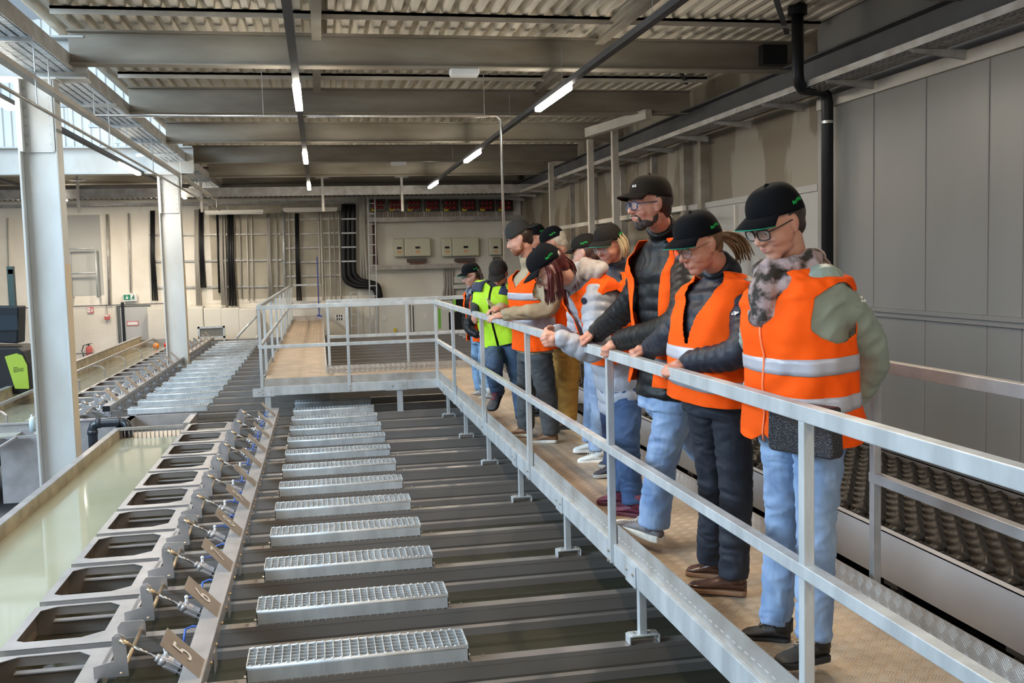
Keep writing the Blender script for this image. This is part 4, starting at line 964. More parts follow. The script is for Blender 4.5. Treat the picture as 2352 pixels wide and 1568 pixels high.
BLKQ = mat('black_quilt', (.009, .009, .010), .48, 0, .3, 9, bump=.3, bs=16, spec=.3)
SILVER = mat('silver_quilt', (.40, .41, .46), .45, 0, .15, 6, bump=.25, bs=16)
SAGE = mat('sage_jacket', (.30, .36, .31), .5, 0, .15, 5, bump=.2, bs=12)
KHAKI = mat('khaki_shirt', (.40, .33, .22), .8, 0, .25, 7, bump=.35, bs=14)
DENIML = mat('light_denim', (.30, .41, .58), .85, 0, .45, 9, c2=(.15, .23, .40), bump=.4, bs=14, stretch=(1, 1, .5))
DENIMM = mat('mid_denim', (.14, .24, .42), .8, 0, .4, 7, c2=(.07, .13, .26), bump=.4, bs=14, stretch=(1, 1, .5))
DENIMD = mat('dark_denim', (.035, .055, .13), .8, 0, .4, 8, c2=(.02, .03, .075), bump=.4, bs=14)
NAVYT = mat('navy_trousers', (.010, .014, .026), .75, 0, .3, 8, bump=.4, bs=12)
GREYT = mat('charcoal_trousers', (.07, .075, .08), .75, 0, .4, 8, bump=.4, bs=12)
OCHRE = mat('ochre_trousers', (.42, .22, .04), .8, 0, .3, 8, bump=.4, bs=12)
SCARFM = mat('patterned_scarf', (.36, .27, .27), .8, 0, .9, 22, c2=(.03, .025, .02), bump=.5, bs=30, ctr=(.42, .58))
EYEW = mat('eye_white', (.7, .68, .65), .3)
LIP = mat('lip', (.45, .14, .13), .45)
BROW = mat('eyebrow_brown', (.10, .06, .04), .8)
LENS = mat('glasses_lens', (.75, .8, .85), .05); LENS.node_tree.nodes['Principled BSDF'].inputs['Alpha'].default_value = .07
def remesh(name, mb, voxel, sm, m, parent, label=None, fold=0, fs=(9, 9, 16)):
    o = mb.build(name, m)
    r = o.modifiers.new('r', 'REMESH'); r.mode = 'VOXEL'; r.voxel_size = voxel; r.use_smooth_shade = True
    s = o.modifiers.new('s', 'SMOOTH'); s.factor = .5; s.iterations = sm
    dg = bpy.context.evaluated_depsgraph_get(); dg.update()
    me = bpy.data.meshes.new_from_object(o.evaluated_get(dg)); me.name = name
    o.modifiers.clear(); old = o.data; o.data = me; bpy.data.meshes.remove(old)
    if fold:
        nv = [v.normal.copy() for v in me.vertices]
        for v, n in zip(me.vertices, nv):
            q = Vector((v.co.x*fs[0], v.co.y*fs[1], v.co.z*fs[2])); w = noise.noise(q*.5)
            k = (1-abs(noise.noise(q+Vector((w, w, w*2))))*2.2)
            v.co += n*(fold*(k*.9-.35)+fold*.6*noise.noise(q*.35))
    me.polygons.foreach_set('use_smooth', [True]*len(me.polygons))
    place(o, parent)
    if label: o['label'] = label
    return o
def lerpt(T, v):
    for i in range(len(T)-1):
        if v <= T[i+1][0]:
            f = (v-T[i][0])/(T[i+1][0]-T[i][0]); f = f*f*(3-2*f); return [T[i][j]*(1-f)+T[i+1][j]*f for j in range(1, len(T[0]))]
    return list(T[-1][1:])
def limb(mb, P, R, n=14, sub=6, puff=0, pitch=.06, fold=0):
    Q = cat(P, sub); RR = []; m = len(P)-1
    for i in range(len(Q)):
        t = i/sub; k = min(int(t), m-1); RR.append(R[k]*(1-(t-k))+R[k+1]*(t-k))
    if puff or fold:
        # resample finely and modulate
        L = [0]
        for i in range(1, len(Q)): L.append(L[-1]+(Q[i]-Q[i-1]).length)
        N = max(8, int(L[-1]/.008)); q2 = []; r2 = []; j = 0
        for i in range(N+1):
            s = L[-1]*i/N
            while j < len(L)-2 and L[j+1] < s: j += 1
            f = (s-L[j])/max(1e-6, L[j+1]-L[j]); q2.append(Q[j].lerp(Q[j+1], f)); r = RR[j]*(1-f)+RR[j+1]*f
            if puff: r += puff*(abs(sin(pi*(s/pitch+.25*noise.noise(Vector((s*8, P[0][0], 1))))))**.55-.75)
            if fold: r += fold*noise.noise(Vector((s*22, r*9, P[0][0]*7)))
            r2.append(r)
        Q, RR = q2, r2
    mb.tube(Q, RR, n); mb.ball(Q[0], RR[0]*.98, 12, 8); mb.ball(Q[-1], RR[-1]*.98, 12, 8)
class Torso:
    def __init__(s, pel, mid, neck, latp, lats, T):
        s.c = cat([pel, mid, neck], 20); s.lp = Vector(latp).normalized(); s.ls = Vector(lats).normalized(); s.T = T
    def fr(s, v):
        n = len(s.c)-1; x = max(0, min(n, v*n)); i = min(int(x), n-1); p = s.c[i].lerp(s.c[i+1], x-i)
        if v < 0: p = s.c[0]+(s.c[0]-s.c[1]).normalized()*(-v*(s.c[-1]-s.c[0]).length)
        t = (s.c[min(i+2, n)]-s.c[max(i-1, 0)]).normalized()
        l = s.lp.lerp(s.ls, max(0, min(1, v))); l = (l-t*l.dot(t)).normalized(); f = l.cross(t)
        return p, l, f, t
    # u: 0 = front, +pi/2 = wearer's left
    def pt(s, u, v, off=0):
        p, l, f, t = s.fr(v); w, d, fo = lerpt(s.T, v); e = 2.4
        cu, su = cos(u), sin(u); k = (abs(cu)**e+abs(su)**e)**(-1/e)
        return p + l*(su*k*(w+off)) + f*(cu*k*(d+off)+fo)
def hand(mb, w, d, up, side, pose, s=1.0):
    # w wrist, d towards the knuckles, up = back of the hand, side=+1 left hand / -1 right hand
    w = Vector(w); d = Vector(d).normalized(); up = Vector(up); up = (up-d*up.dot(d)).normalized(); l = d.cross(up)*1.0
    th = l*side  # direction of the thumb side
    K = {'grip': ((35, 70, 45), 25), 'relax': ((15, 30, 20), 12), 'fist': ((70, 80, 50), 45), 'flat': ((8, 10, 8), 8), 'clasp': ((50, 60, 30), 30)}[pose]
    a = w+d*.01
    for q in (-.028, -.010, .010, .028):
        mb.tube([w+th*q*.7, w+d*.045*s+th*q, w+d*(.088-abs(q-.008)*.25)*s+th*q], [.016*s, .0155*s, .0125*s], 10)
        mb.ball(w+d*(.088-abs(q-.008)*.25)*s+th*q, .0125*s, 10, 7)
    mb.ball(w+d*.04*s, (.03*s, .03*s, .03*s), 12, 8)
    for i, (q, L) in enumerate(((.028, .070), (.010, .080), (-.010, .074), (-.028, .058))):
        p = w+d*(.088-abs(q-.008)*.25)*s+th*q; ang = 0; pts = [p]
        for j, (kk, fr) in enumerate(zip(K[0], (.45, .30, .25))):
            ang += radians(kk+3*i); v = d*cos(ang)-up*sin(ang); p = p+v*L*fr*s; pts.append(p)
        mb.tube(pts, [.0092*s, .0088*s, .008*s, .0065*s], 9); mb.ball(pts[0], .0095*s, 9, 6)
        for z, r in ((1, .0092), (2, .0084), (3, .0066)): mb.ball(pts[z], r*s, 9, 6)
    b = w+d*.022*s+th*.026*s; c = b+(d*.7+th*.6-up*.25).normalized()*.036*s; e = c+(d*.9+th*.05-up*(.3 if pose != 'flat' else .1)).normalized()*.03*s; f = e+(d*.9-th*.25-up*.35).normalized()*.024*s
    mb.tube([b, c, e, f], [.0135*s, .0115*s, .0098*s, .0075*s], 9)
    for z, r in ((b, .0135), (c, .0115), (e, .0098), (f, .0076)): mb.ball(z, r*s, 9, 6)
def head_parts(mb, c, M, s, fem):
    def E(p, r, n=16): mb.ball(c+M@(Vector(p)*s), tuple(x*s for x in r), n, n*2//3, M)
    E((0, -.018, .035), (.076, .096, .090), 24); E((0, .012, .0), (.070, .078, .085), 20)
    E((0, .030, -.050), (.055 if fem else .06, .056, .058)); E((0, .052, -.092), (.030, .030, .026)); E((0, .02, -.07), (.056 if fem else .062, .055, .035))
    for x in (-1, 1):
        E((x*.036, .052, -.034), (.028, .03, .03)); E((x*.048, .02, -.03), (.022, .04, .04)); E((x*.032, .064, .022), (.030, .022, .011))
        E((x*.077, -.008, -.008), (.007, .018, .030), 12); E((x*.081, -.015, .0), (.006, .014, .024), 10); E((x*.077, -.004, -.03), (.007, .01, .012), 10)
        E((x*.012, .092, -.034), (.010, .012, .008), 10)
        E((x*.031, .070, -.004), (.017, .012, .010), 12)
    mb.tube([c+M@(Vector(p)*s) for p in ((0, .076, .016), (0, .086, .0), (0, .098, -.018), (0, .107, -.030))], [.0085*s, .009*s, .0105*s, .0125*s], 10)
    E((0, .104, -.031), (.0125, .013, .011), 12)
    E((0, .074, -.062), (.030, .019, .018)); E((0, .0835, -.0575), (.022, .0085, .0045), 12); E((0, .082, -.0680), (.018, .0085, .005), 12)
def glasses(root, c, M, s, m, thick, round_):
    mb = MB(); P = lambda x, y, z: c+M@(Vector((x, y, z))*s)
    n = 20; e = 3.2 if not round_ else 2.3; hw, hh = (.026, .0185) if not round_ else (.0235, .021); ln = MB()
    for sd in (-1, 1):
        ring = []
        for k in range(n+1):
            a = 2*pi*k/n; kx = (abs(cos(a))**e+abs(sin(a))**e)**(-1/e); x = cos(a)*kx*hw; z = sin(a)*kx*hh
            ring.append(P(sd*.033+x, .101-abs(sd*.033+x)*.16, -.004+z))
        mb.tube(ring, thick*s, 6); ln.add([v+M@Vector((0, .0, 0)) for v in ring[:-1]]+[v+M@Vector((0, -.0015, 0)) for v in ring[:-1]], [tuple(range(n)), tuple(range(2*n-1, n-1, -1))])
        mb.tube([P(sd*.058, .092, .006), P(sd*.070, .06, .006), P(sd*.081, .0, .008), P(sd*.081, -.02, -.008)], thick*.9*s, 6)
    mb.tube([P(-.009, .100, .003), P(0, .104, .006), P(.009, .100, .003)], thick*s, 6)
    g = mb.build('glasses', m, root, True); ln.build('lens', LENS, g)
def cap(root, c, M, s, m, edge=None, logo=None, brim='front', flat=False, logo_m=None, front_logo=None, tall=.93, droop=.012):
    P = lambda x, y, z: c+M@(Vector((x, y, z))*s)
    nu, nv = 36, 12; sgn = 1 if brim == 'front' else -1
    rings = []
    for j in range(nv+1):
        f = j/nv; ph = f*pi/2; ring = []
        for i in range(nu):
            a = 2*pi*i/nu; back = (1+sgn*-sin(a))/2
            z0 = .050-.036*back; r = max(.02, cos(ph)**.62); groove = -.0012 if (i % 6 == 0 and f > .1) else 0
            x = cos(a)*(.087+groove)*r; y = -.012+sin(a)*(.104+groove)*r; z = z0+(.104*tall+.035-z0)*sin(ph)**.95
            ring.append(P(x, y, z))
        rings.append(ring)
    mb = MB(); mb.loft(rings, False); mb.add(rings[-1], [tuple(range(nu))])
    o = mb.build('cap', m, root, True); q = o.modifiers.new('t', 'SOLIDIFY'); q.thickness = .003; q.offset = 0
    MB().ball(P(0, -.012, .104*tall+.037), .008*s, 10, 6).build('cap_button', m, o, True)
    rows = []; K = 20; J = 8
    for j in range(J+1):
        row = []
        for k in range(K+1):
            a = radians(-64+128*k/K); t = j/J
            x0 = sin(a)*.087; y0 = -.012+cos(a)*.103
            ext = .068*cos(a*.92)**.7
            x = x0*(1+.05*t); y = y0+ext*t; z = .055-(.010 if flat else droop)*t*t-(.0 if flat else 3.4)*x*x*(.3+.7*t)
            row.append(P(x, sgn*(y+.012)-.012, z))
        rows.append(row)
    mb = MB(); mb.loft(rows, False, False); b = mb.build('brim', m, o, True); q = b.modifiers.new('t', 'SOLIDIFY'); q.thickness = .004; q.offset = 0
    if edge: MB().tube([r+M@Vector((0, 0, -.0015)) for r in rows[-1]], .0026*s, 6).build('brim_edging', edge, o, True)
    if logo:
        a = radians(196 if brim == 'front' else 180); zz = .060
        cc = P(.0873*cos(a)+.0015, -.012+.104*sin(a), zz); nrm = (M@Vector((cos(a), sin(a), .22))).normalized(); up = M@Vector((0, 0, 1)); xd = M@Vector((-sin(a), cos(a), 0))
        text_mesh('cap_logo', logo, .0185*s, frameM(cc+nrm*.0028, xd, up), logo_m or LOGO, o, .0005, bold=.0004)
    if front_logo:
        a = radians(112 if brim == 'front' else -112); cc = P(.086*cos(a), -.012+.104*sin(a), .085); nrm = (M@Vector((cos(a), sin(a), .3))).normalized()
        text_mesh('cap_logo', front_logo, .014*s, frameM(cc+nrm*.004, M@Vector((-sin(a), cos(a), 0)), M@Vector((0, 0, 1))), WHITEM, o, .0005, bold=.0004)
    return o
def shoe(root, heel, toe, m, sm, lacem=None, pitch=0, high=False, w=1.0, label=None, nm='shoe', sole=.024):
    h, t = Vector(heel), Vector(toe); L = (t-h).length; f = (t-h).normalized(); l = Vector((0, 0, 1)).cross(f).normalized(); up = f.cross(l).normalized(); up = up if up.z > 0 else -up
    S = [(.0, .020, .062), (.06, .031, .078), (.2, .034, .088), (.34, .035, .086), (.48, .038, .070), (.62, .043, .054), (.76, .046, .045), (.88, .042, .038), (.96, .030, .030), (1.0, .012, .018)]
    rings = []; so = []
    for (k, ww, hh) in S:
        ww *= w; c = h+f*L*k; R = []
        for i in range(16):
            a = 2*pi*i/16; x = cos(a); z = sin(a); z2 = (z*.5+.5); R.append(c+l*x*ww*(1-.25*max(0, z))+up*(sole*.7+z2*(hh-sole*.7)))
        rings.append(R); so.append((c, ww))
    mb = MB(); mb.loft(rings)
    mb.tube([h+f*L*.16+up*.05, h+f*L*.17+up*(.13 if high else .095)], [.040*w, .042*w], 14)
    o = mb.build(nm, m, root, True, label=label)
    mb = MB(); low = []; hi = []
    for (c, ww) in so: low.append((c, ww+.004)); 
    poly = [c+l*ww for c, ww in low]+[c-l*ww for c, ww in reversed(low)]; n = len(poly)
    mb.add([p+up*.0 for p in poly]+[p+up*sole for p in poly], [tuple(range(n-1, -1, -1)), tuple(range(n, 2*n))]+[(i, (i+1) % n, (i+1) % n+n, i+n) for i in range(n)])
    mb.build('sole', sm, o, bevel=.005)
    if lacem:
        mb = MB()
        for k in range(4):
            q = h+f*L*(.40+.07*k)+up*(.084-.008*k); mb.tube([q-l*.022, q+up*.006, q+l*.022], .003, 6)
        mb.tube([h+f*L*.38+up*.09, h+f*L*.42+up*.1+l*.02, h+f*L*.44+up*.075+l*.03], .003, 6); mb.tube([h+f*L*.38+up*.09, h+f*L*.36+up*.1-l*.02, h+f*L*.4+up*.075-l*.03], .003, 6)
        mb.build('laces', lacem, o, True)
    return o
def facing(p, phi):
    # phi degrees turned from looking at the viewer towards the viewer's left
    v = Vector((p.x, p.y, 0)).normalized(); lft = Vector((-v.y, v.x, 0)); a = radians(phi); return -v*cos(a)+lft*sin(a)
def headM(fd, pitch, roll=0):
    f = (fd*cos(radians(pitch))+Vector((0, 0, -sin(radians(pitch))))).normalized(); r = fd.cross(Vector((0, 0, 1))).normalized(); u = r.cross(f)
    M = Matrix((r, f, u)).transposed(); return M @ Matrix.Rotation(radians(roll), 3, 'Y')
def J(t): return Vector(t) if isinstance(t, Vector) else (atX(t[0], t[1], t[3]) if len(t) == 4 else atY(*t))
def person(lab, head, hphi, hpitch, neck, mid, pel, bphi, sphi, arms, legs, jm, tm, fem=True, hs=1.0, near=True, T=None, puff=0, pitch=.07, jr=(.062, .056, .042), vest=None, vm=ORANGE, vT=(), skin=SKIN, capm=CAPB, edge=CAPG, logo='BayWa', capkw={}, gl=None, hair=None, hairm=None, beard=None, sho=None, leg_r=(.088, .064, .058), hem=.0, roll=0, brow=BROW, sleeve_end=1.0, collar=True, collar_h=.62, legfold=.004, vestkw={}):
    head, neck, mid, pel = J(head), J(neck), J(mid), J(pel)
    root = empty('person', (pel.x, pel.y, 0)); tag(root, lab, 'person', 'visitors on the walkway')
    fd = facing(head, hphi); M = headM(fd, hpitch, roll); bd = facing(pel, bphi); sd = facing(neck, sphi)
    lp = Vector((-bd.y, bd.x, 0)); ls = Vector((-sd.y, sd.x, 0))
    if T is None:
        T = [(-.15, .165, .115, 0), (0, .175, .122, 0), (.3, .158, .112, 0), (.6, .170, .128, .01), (.78, .178, .120, .005), (.87, .165, .098, 0), (.93, .115, .078, 0), (1.0, .066, .064, .01)] if fem else \
            [(-.15, .17, .12, 0), (0, .175, .125, 0), (.3, .172, .12, 0), (.6, .195, .135, .005), (.78, .212, .125, .0), (.87, .195, .10, 0), (.93, .13, .08, 0), (1.0, .07, .068, .01)]
    to = Torso(pel, mid, neck, lp, ls, T)
    vox = .005 if near else .009
    # --- continuous body
    mb = MB(); head_parts(mb, head, M, hs, fem)
    nb = head+M@Vector((0, -.025, -.06))*hs
    mb.tube([head+M@Vector((0, -.02, -.02))*hs, nb, neck+(nb-neck)*.3, to.fr(.9)[0]], [.05*hs, .052*hs, .055, .07], 16)
    mb.tube([to.fr(v)[0] for v in (.0, .3, .6, .9)], [.085, .085, .09, .08], 16); mb.ball(pel, .085)
    sw = lerpt(T, .8)[0]
    AR = []
    for side, A in zip((1, -1), arms):
        sh = to.pt(side*pi/2, .84, -.048)
        el, wr = J(A[0]), J(A[1]); AR.append((side, sh, el, wr, A))
        limb(mb, [sh, el, wr], [.045, .036, .024], 12)
        if A[2]:
            dv, up = A[3], A[4]; hand(mb, wr+Vector(dv).normalized()*.012, dv, up, side, A[2], .98 if not fem else .90)
    for side, Lg in zip((1, -1), legs):
        hp = pel+lp*side*.082+Vector((0, 0, -.06)); kn, heel, toe = J(Lg[0]), J(Lg[1]), J(Lg[2]); an = heel+(toe-heel).normalized()*.055+Vector((0, 0, .075 if len(Lg) < 4 else Lg[3]))
        limb(mb, [hp, kn, an], [leg_r[0]*.55, leg_r[1]*.55, leg_r[2]*.5], 12)
    body = remesh('body', mb, vox, 5 if near else 2, skin, root)
    # --- face details
    P = lambda x, y, z: head+M@(Vector((x, y, z))*hs)
    for x in (-1, 1):
        e = MB().ball(P(x*.031, .0715, -.002), .0125*hs, 14, 9).build('eye', EYEW, root, True)
        MB().ball(P(x*.031, .0805, -.004), (.005*hs, .0045*hs, .005*hs), 10, 7, M).build('iris', BLACK, e, True)
        MB().tube([P(x*.031-.013, .0815, .004), P(x*.031, .0865, .0085), P(x*.031+.013, .0815, .004)], .0028*hs, 6).build('eyelid', skin, e, True)
        MB().tube([P(x*.014, .089, .025), P(x*.032, .088, .029), P(x*.05, .074, .023)], [.003*hs, .004*hs, .002*hs], 6).build('eyebrow', brow, root, True)
    mb = MB(); mb.tube([P(-.024, .079, -.0605), P(-.008, .0915, -.0585), P(0, .0915, -.0595), P(.008, .0915, -.0585), P(.024, .079, -.0605)], [.001, .003, .0025, .003, .001], 6)
    mb.tube([P(-.022, .080, -.062), P(0, .0905, -.0665), P(.022, .080, -.062)], [.001, .004, .001], 6); mb.build('mouth', LIP, root, True)
    if beard:
        mb = MB(); B = lambda p, r: mb.ball(P(*p), tuple(q*hs for q in r), 14, 9, M)
        B((0, .054, -.094), (.033, .033, .028)); B((.030, .032, -.082), (.028, .036, .026)); B((-.030, .032, -.082), (.028, .036, .026)); B((.050, .008, -.058), (.013, .024, .034)); B((-.050, .008, -.058), (.013, .024, .034))
        B((.014, .082, -.050), (.017, .011, .005)); B((-.014, .082, -.050), (.017, .011, .005)); B((.031, .068, -.066), (.008, .014, .018)); B((-.031, .068, -.066), (.008, .014, .018)); B((0, .078, -.083), (.02, .012, .01))
        remesh('beard', mb, .004, 3, beard, root)
    if hair: hair(root, head, M, hs, hairm)
    if capm: cap(root, head, M, hs, capm, edge, logo, **capkw)
    if gl: glasses(root, head, M, hs, *gl)
    # --- jacket
    jv = .0075 if near else .011
    mb = MB(); rings = []; NV = 90
    for i in range(NV+1):
        v = hem+(1.0-hem)*i/NV; off = .004
        if puff: off += puff*(abs(sin(pi*v*(neck-pel).length/pitch))**.5-.6)
        off += .006*noise.noise(Vector((v*9, pel.x*5, 0)))
        rings.append([to.pt(2*pi*k/36, v, off+.004*noise.noise(Vector((v*14, k*.5, pel.y)))) for k in range(36)])
    mb.loft(rings)
    for side, sh, el, wr, A in AR:
        we = el.lerp(wr, sleeve_end)
        limb(mb, [sh, el, we], list(jr), 16, 8, puff*1.1 if puff else 0, pitch*.8, 0 if puff else .006)
    if collar: mb.tube([to.fr(.94)[0], to.fr(1.0)[0]+(nb-neck)*.12, to.fr(1.0)[0]+(nb-neck)*collar_h], [.078, .076, .070], 20)
    jk = remesh('jacket' if not isinstance(jm, tuple) else jm[1], mb, jv, 1 if puff else 2, jm if not isinstance(jm, tuple) else jm[0], root, fold=.004 if puff else .008, fs=(10, 10, 14))
    # --- trousers
    mb = MB(); LR = leg_r
    cr = pel+Vector((0, 0, -.03))
    mb.loft([[to.pt(2*pi*k/28, v, -.004 if v < .1 else -.012) for k in range(28)] for v in (-.16, -.1, -.04, .04, .12, .18)])
    for side, Lg in zip((1, -1), legs):
        hp = pel+lp*side*.082+Vector((0, 0, -.06)); kn, heel, toe = J(Lg[0]), J(Lg[1]), J(Lg[2]); f = (toe-heel).normalized(); an = heel+f*.055+Vector((0, 0, .075 if len(Lg) < 4 else Lg[3]))
        Q = cat([hp, kn, an], 16); n = len(Q); R = []; 
        rr = []
        for i, q in enumerate(Q):
            t = i/(n-1); r = LR[0]*(1-t/.5)+LR[1]*(t/.5) if t < .5 else LR[1]*(1-(t-.5)/.5)+LR[2]*((t-.5)/.5)
            x = f.cross(Vector((0, 0, 1))).normalized(); y = Vector((0, 0, 1)).cross(x)
            wob = legfold*(1 if t > .15 else .3)*(noise.noise(Vector((t*16, kn.x*9+side, 2)))+.6*sin(t*60)*max(0, t-.75)*3)
            R.append(r+wob)
        mb.tube(Q, R, 20); mb.ball(hp, LR[0]*.98, 16, 10)
    remesh('trousers', mb, .008 if near else .012, 1, tm, root, fold=.0065 if near else .006, fs=(10, 10, 19))
    # --- shoes
    if sho:
        for i, Lg in enumerate(legs): shoe(root, J(Lg[1]), J(Lg[2]), **(sho[i] if isinstance(sho, (list, tuple)) else sho))
    if vest: make_vest(root, to, vest, vm, vT, **vestkw)
    return root, to, head, M
def make_vest(root, to, V, m, bands, gap=0., vneck=.5, off=.022, flare=.01, arm=1.0, hemround=0., openneck=.95, zipper=False, top=.985):
    v0, v1 = V; nu, nv = (184, 130)
    def keep(u, v):
        a = abs(u)                     # 0 front .. pi back
        g = gap
        if v > vneck:
            g = max(g, openneck*((v-vneck)/(1-vneck))**1.1)
        if a < g: return False
        if v > .955 and a > 2.2: return False
        s = abs(a-pi/2)
        if .50 < v < .845:
            w = .62*arm*min(1, (v-.50)/.08)**.5*(1 if v < .76 else max(0, (.845-v)/.085)**.6)
            if s < w: return False
        if hemround and v < v0+.06 and a < gap+.25 and (v-v0) < .06*(1-(a-gap)/.25): return False
        return True
    def S(u, v):
        o = off+flare*max(0, 1-(v-v0)/.6)+.012*noise.noise(Vector((u*2.2, v*5, to.c[0].x*9)))+.010*(.5-abs(noise.noise(Vector((u*3, v*8+u, 3)))))
        if v > .76: o += .012*min(1, (v-.76)/.08)*(1 if abs(abs(u)-pi/2) < 1.0 else .2)
        return to.pt(u, v, o)
    def grid(name, u0, u1, a, b, n1, n2, mm, parent, extra=0, mask=True, th=.003):
        idx = {}; vs = []; fs = []
        def vid(i, j):
            if (i, j) not in idx:
                u = u0+(u1-u0)*i/n1; v = a+(b-a)*j/n2
                p = S(u, v)
                if extra: c = to.fr(v)[0]; p = p+(p-c).normalized()*extra
                idx[(i, j)] = len(vs); vs.append(p)
            return idx[(i, j)]
        for i in range(n1):
            for j in range(n2):
                u = u0+(u1-u0)*(i+.5)/n1; v = a+(b-a)*(j+.5)/n2
                if not mask or keep(u, v): fs.append((vid(i, j), vid(i+1, j), vid(i+1, j+1), vid(i, j+1)))
        mb = MB(); mb.add(vs, fs); o = mb.build(name, mm, parent, True)
        q = o.modifiers.new('m', 'SMOOTH'); q.factor = .5; q.iterations = 9 if mask and not extra else 2
        q = o.modifiers.new('s', 'SOLIDIFY'); q.thickness = th; q.offset = 0; return o
    o = grid('safety_vest', -pi, pi, v0, v1 if v1 < 1 else top, nu, nv, m, root)
    for (a, b) in bands: grid('reflective_band', -pi, pi, a, b, nu, 3, REFL, o, .003)
    if zipper:
        MB().tube([S(0, v0+.02+(vneck-v0)*k/12)+(S(0, .3)-to.fr(.3)[0]).normalized()*.004 for k in range(13)], .004, 6).build('zip', mat('zip_orange', (1, .25, .1), .5), o, True)
    return o
# --- hair styles
def hair_short(root, c, M, s, m, ext=1.0):
    mb = MB(); mb.ball(c+M@(Vector((0, -.032, .022))*s), (.081*s, .088*s, .085*s), 24, 16, M); mb.ball(c+M@(Vector((0, -.062, -.03))*s), (.055*s, .045*s, .05*s), 16, 10, M)
    remesh('hair', mb, .006, 1, m, root)
def strands(root, c, M, s, m, specs, n, rad, name='hair', spread=.012, seed=1):
    rnd = random.Random(seed); mb = MB()
    for k in range(n):
        sp = specs[k % len(specs)]; P = []
        j = Vector((rnd.uniform(-1, 1), rnd.uniform(-1, 1), rnd.uniform(-1, 1)))*spread
        for i, p in enumerate(sp):
            w = Vector(p) if isinstance(p, Vector) else c+M@(Vector(p)*s); P.append(w+j*(.5+.7*i/len(sp))+Vector((rnd.uniform(-1, 1), rnd.uniform(-1, 1), rnd.uniform(-.5, .5)))*spread*.35)
        Q = cat(P, 4); L = len(Q); mb.tube(Q, [rad*(1-.85*(i/(L-1))**2) for i in range(L)], 6)
    return mb.build(name, m, root, True)

from mathutils.bvhtree import BVHTree
def hit(o, px, py):
    M = world_of(o); bv = BVHTree.FromPolygons([M @ v.co for v in o.data.vertices], [tuple(f.vertices) for f in o.data.polygons])
    h = bv.ray_cast(CO, _ray(px, py).normalized()); return (h[0], h[1] if h[1].dot(_ray(px, py)) < 0 else -h[1]) if h[0] else (None, None)
def child(r, n): return [c for c in r.children if c.name.split('.')[0] == n][0]
def decal_M(o, px, py, ang=0, lift=.002):
    p, n = hit(o, px, py); x = Vector((0, 0, 1)).cross(n).normalized(); y = n.cross(x); a = radians(ang)
    return frameM(p+n*lift, x*cos(a)+y*sin(a), y)
Zv = Vector((0, 0, 1)); OUT = Vector((-1, 0, 0))
SOLEW = mat('sole_white', (.66, .62, .55), .7, 0, .3, 12); SOLEB = mat('sole_black', (.02, .02, .02), .7)
HB = mat('hair_dark_brown', (.045, .026, .018), .45, 0, .4, 40); HR = mat('hair_dark_red', (.13, .018, .015), .35, 0, .6, 30); HBL = mat('hair_blonde', (.62, .48, .28), .5, 0, .35, 30, stretch=(1, 1, .2))
HW = mat('hair_white', (.70, .64, .55), .6, 0, .3, 30); HP = mat('hair_brown_blonde', (.23, .13, .06), .45, 0, .5, 30, stretch=(1, 1, .3)); BE = mat('beard_grey_brown', (.045, .032, .026), .9, 0, .6, 60, c2=(.12, .10, .09), ctr=(.2, .5)); BR = mat('beard_red_brown', (.26, .10, .05), .9, 0, .4, 50)
# ---- woman with the patterned scarf
r1, t1, h1, M1 = person('woman with patterned scarf and sage-green jacket under orange vest, hands behind her back',
    (1783, 512, 3.22), 48, 24, (1822, 615, 3.28), (1840, 780, 3.26), (1842, 965, 3.28), 46, 46,
    [((2000, 800, 3.25), (1972, 905, 3.42), 'relax', (-.6, .5, -.5), (.5, -.5, .3)), ((1745, 800, 3.62), (1850, 900, 3.6), 'relax', (.6, -.3, -.5), (.3, .6, .3))],
    [((1875, 1215, 3.16), (1900, 1512, 3.12), (1786, 1532, 3.10)), ((1800, 1215, 3.42), (1815, 1478, 3.40), (1702, 1463, 3.50))],
    SAGE, DENIML, hs=1.0, T=[(-.15, .168, .125, 0), (0, .178, .130, 0), (.3, .165, .128, 0.01), (.6, .180, .142, .015), (.78, .192, .128, .005), (.87, .175, .10, 0), (.93, .115, .08, 0), (1.0, .07, .068, .01)],
    jr=(.078, .066, .048), vest=(-.10, 1), vT=[(.12, .22), (.33, .43)], gl=(mat('frame_dark', (.03, .025, .025), .3), .0026, False), hair=hair_short, hairm=HB, leg_r=(.092, .068, .060), legfold=.005,
    sho=dict(m=mat('trainer_black', (.022, .019, .017), .6, 0, .3, 20), sm=SOLEB, lacem=mat('lace_black', (.04, .035, .03), .7)), collar=False, vestkw=dict(zipper=True, vneck=.60, openneck=.6, flare=.028, hemround=1, gap=0.0))
mb = MB()
for k, (rr, dz, th) in enumerate(((.088, .03, .030), (.098, -.005, .034), (.105, -.045, .034))):
    P = []
    for i in range(25):
        a = 2*pi*i/24; fz = max(0, cos(a)); p, l, f, t = t1.fr(.985)
        P.append(p+l*sin(a)*rr*1.0+f*(cos(a)*rr*(1+.35*fz)+.01)+Zv*(dz-.05*fz*(k+.3)+.008*sin(5*a+k)))
    mb.tube(P, [th*(1+.22*sin(i*2.1+k)) for i in range(25)], 12, False)
p, l, f, t = t1.fr(.93)
mb.tube([p+f*.12+Zv*.02, p+f*.150-Zv*.05+l*.01, p+f*.150-Zv*.13+l*.015, p+f*.135-Zv*.18+l*.02], [.05, .058, .045, .012], 12)
remesh('scarf', mb, .006, 2, SCARFM, r1)
M_ = decal_M(child(r1, 'jacket'), 1980, 688)
mb = MB()
for (dx, dz) in ((0, .008), (-.009, -.006), (.009, -.006)): mb.ball(M_@Vector((dx, dz, 0)), (.0055, .0035, .0055), 8, 6)
mb.build('sleeve_emblem', WHITEM, r1)
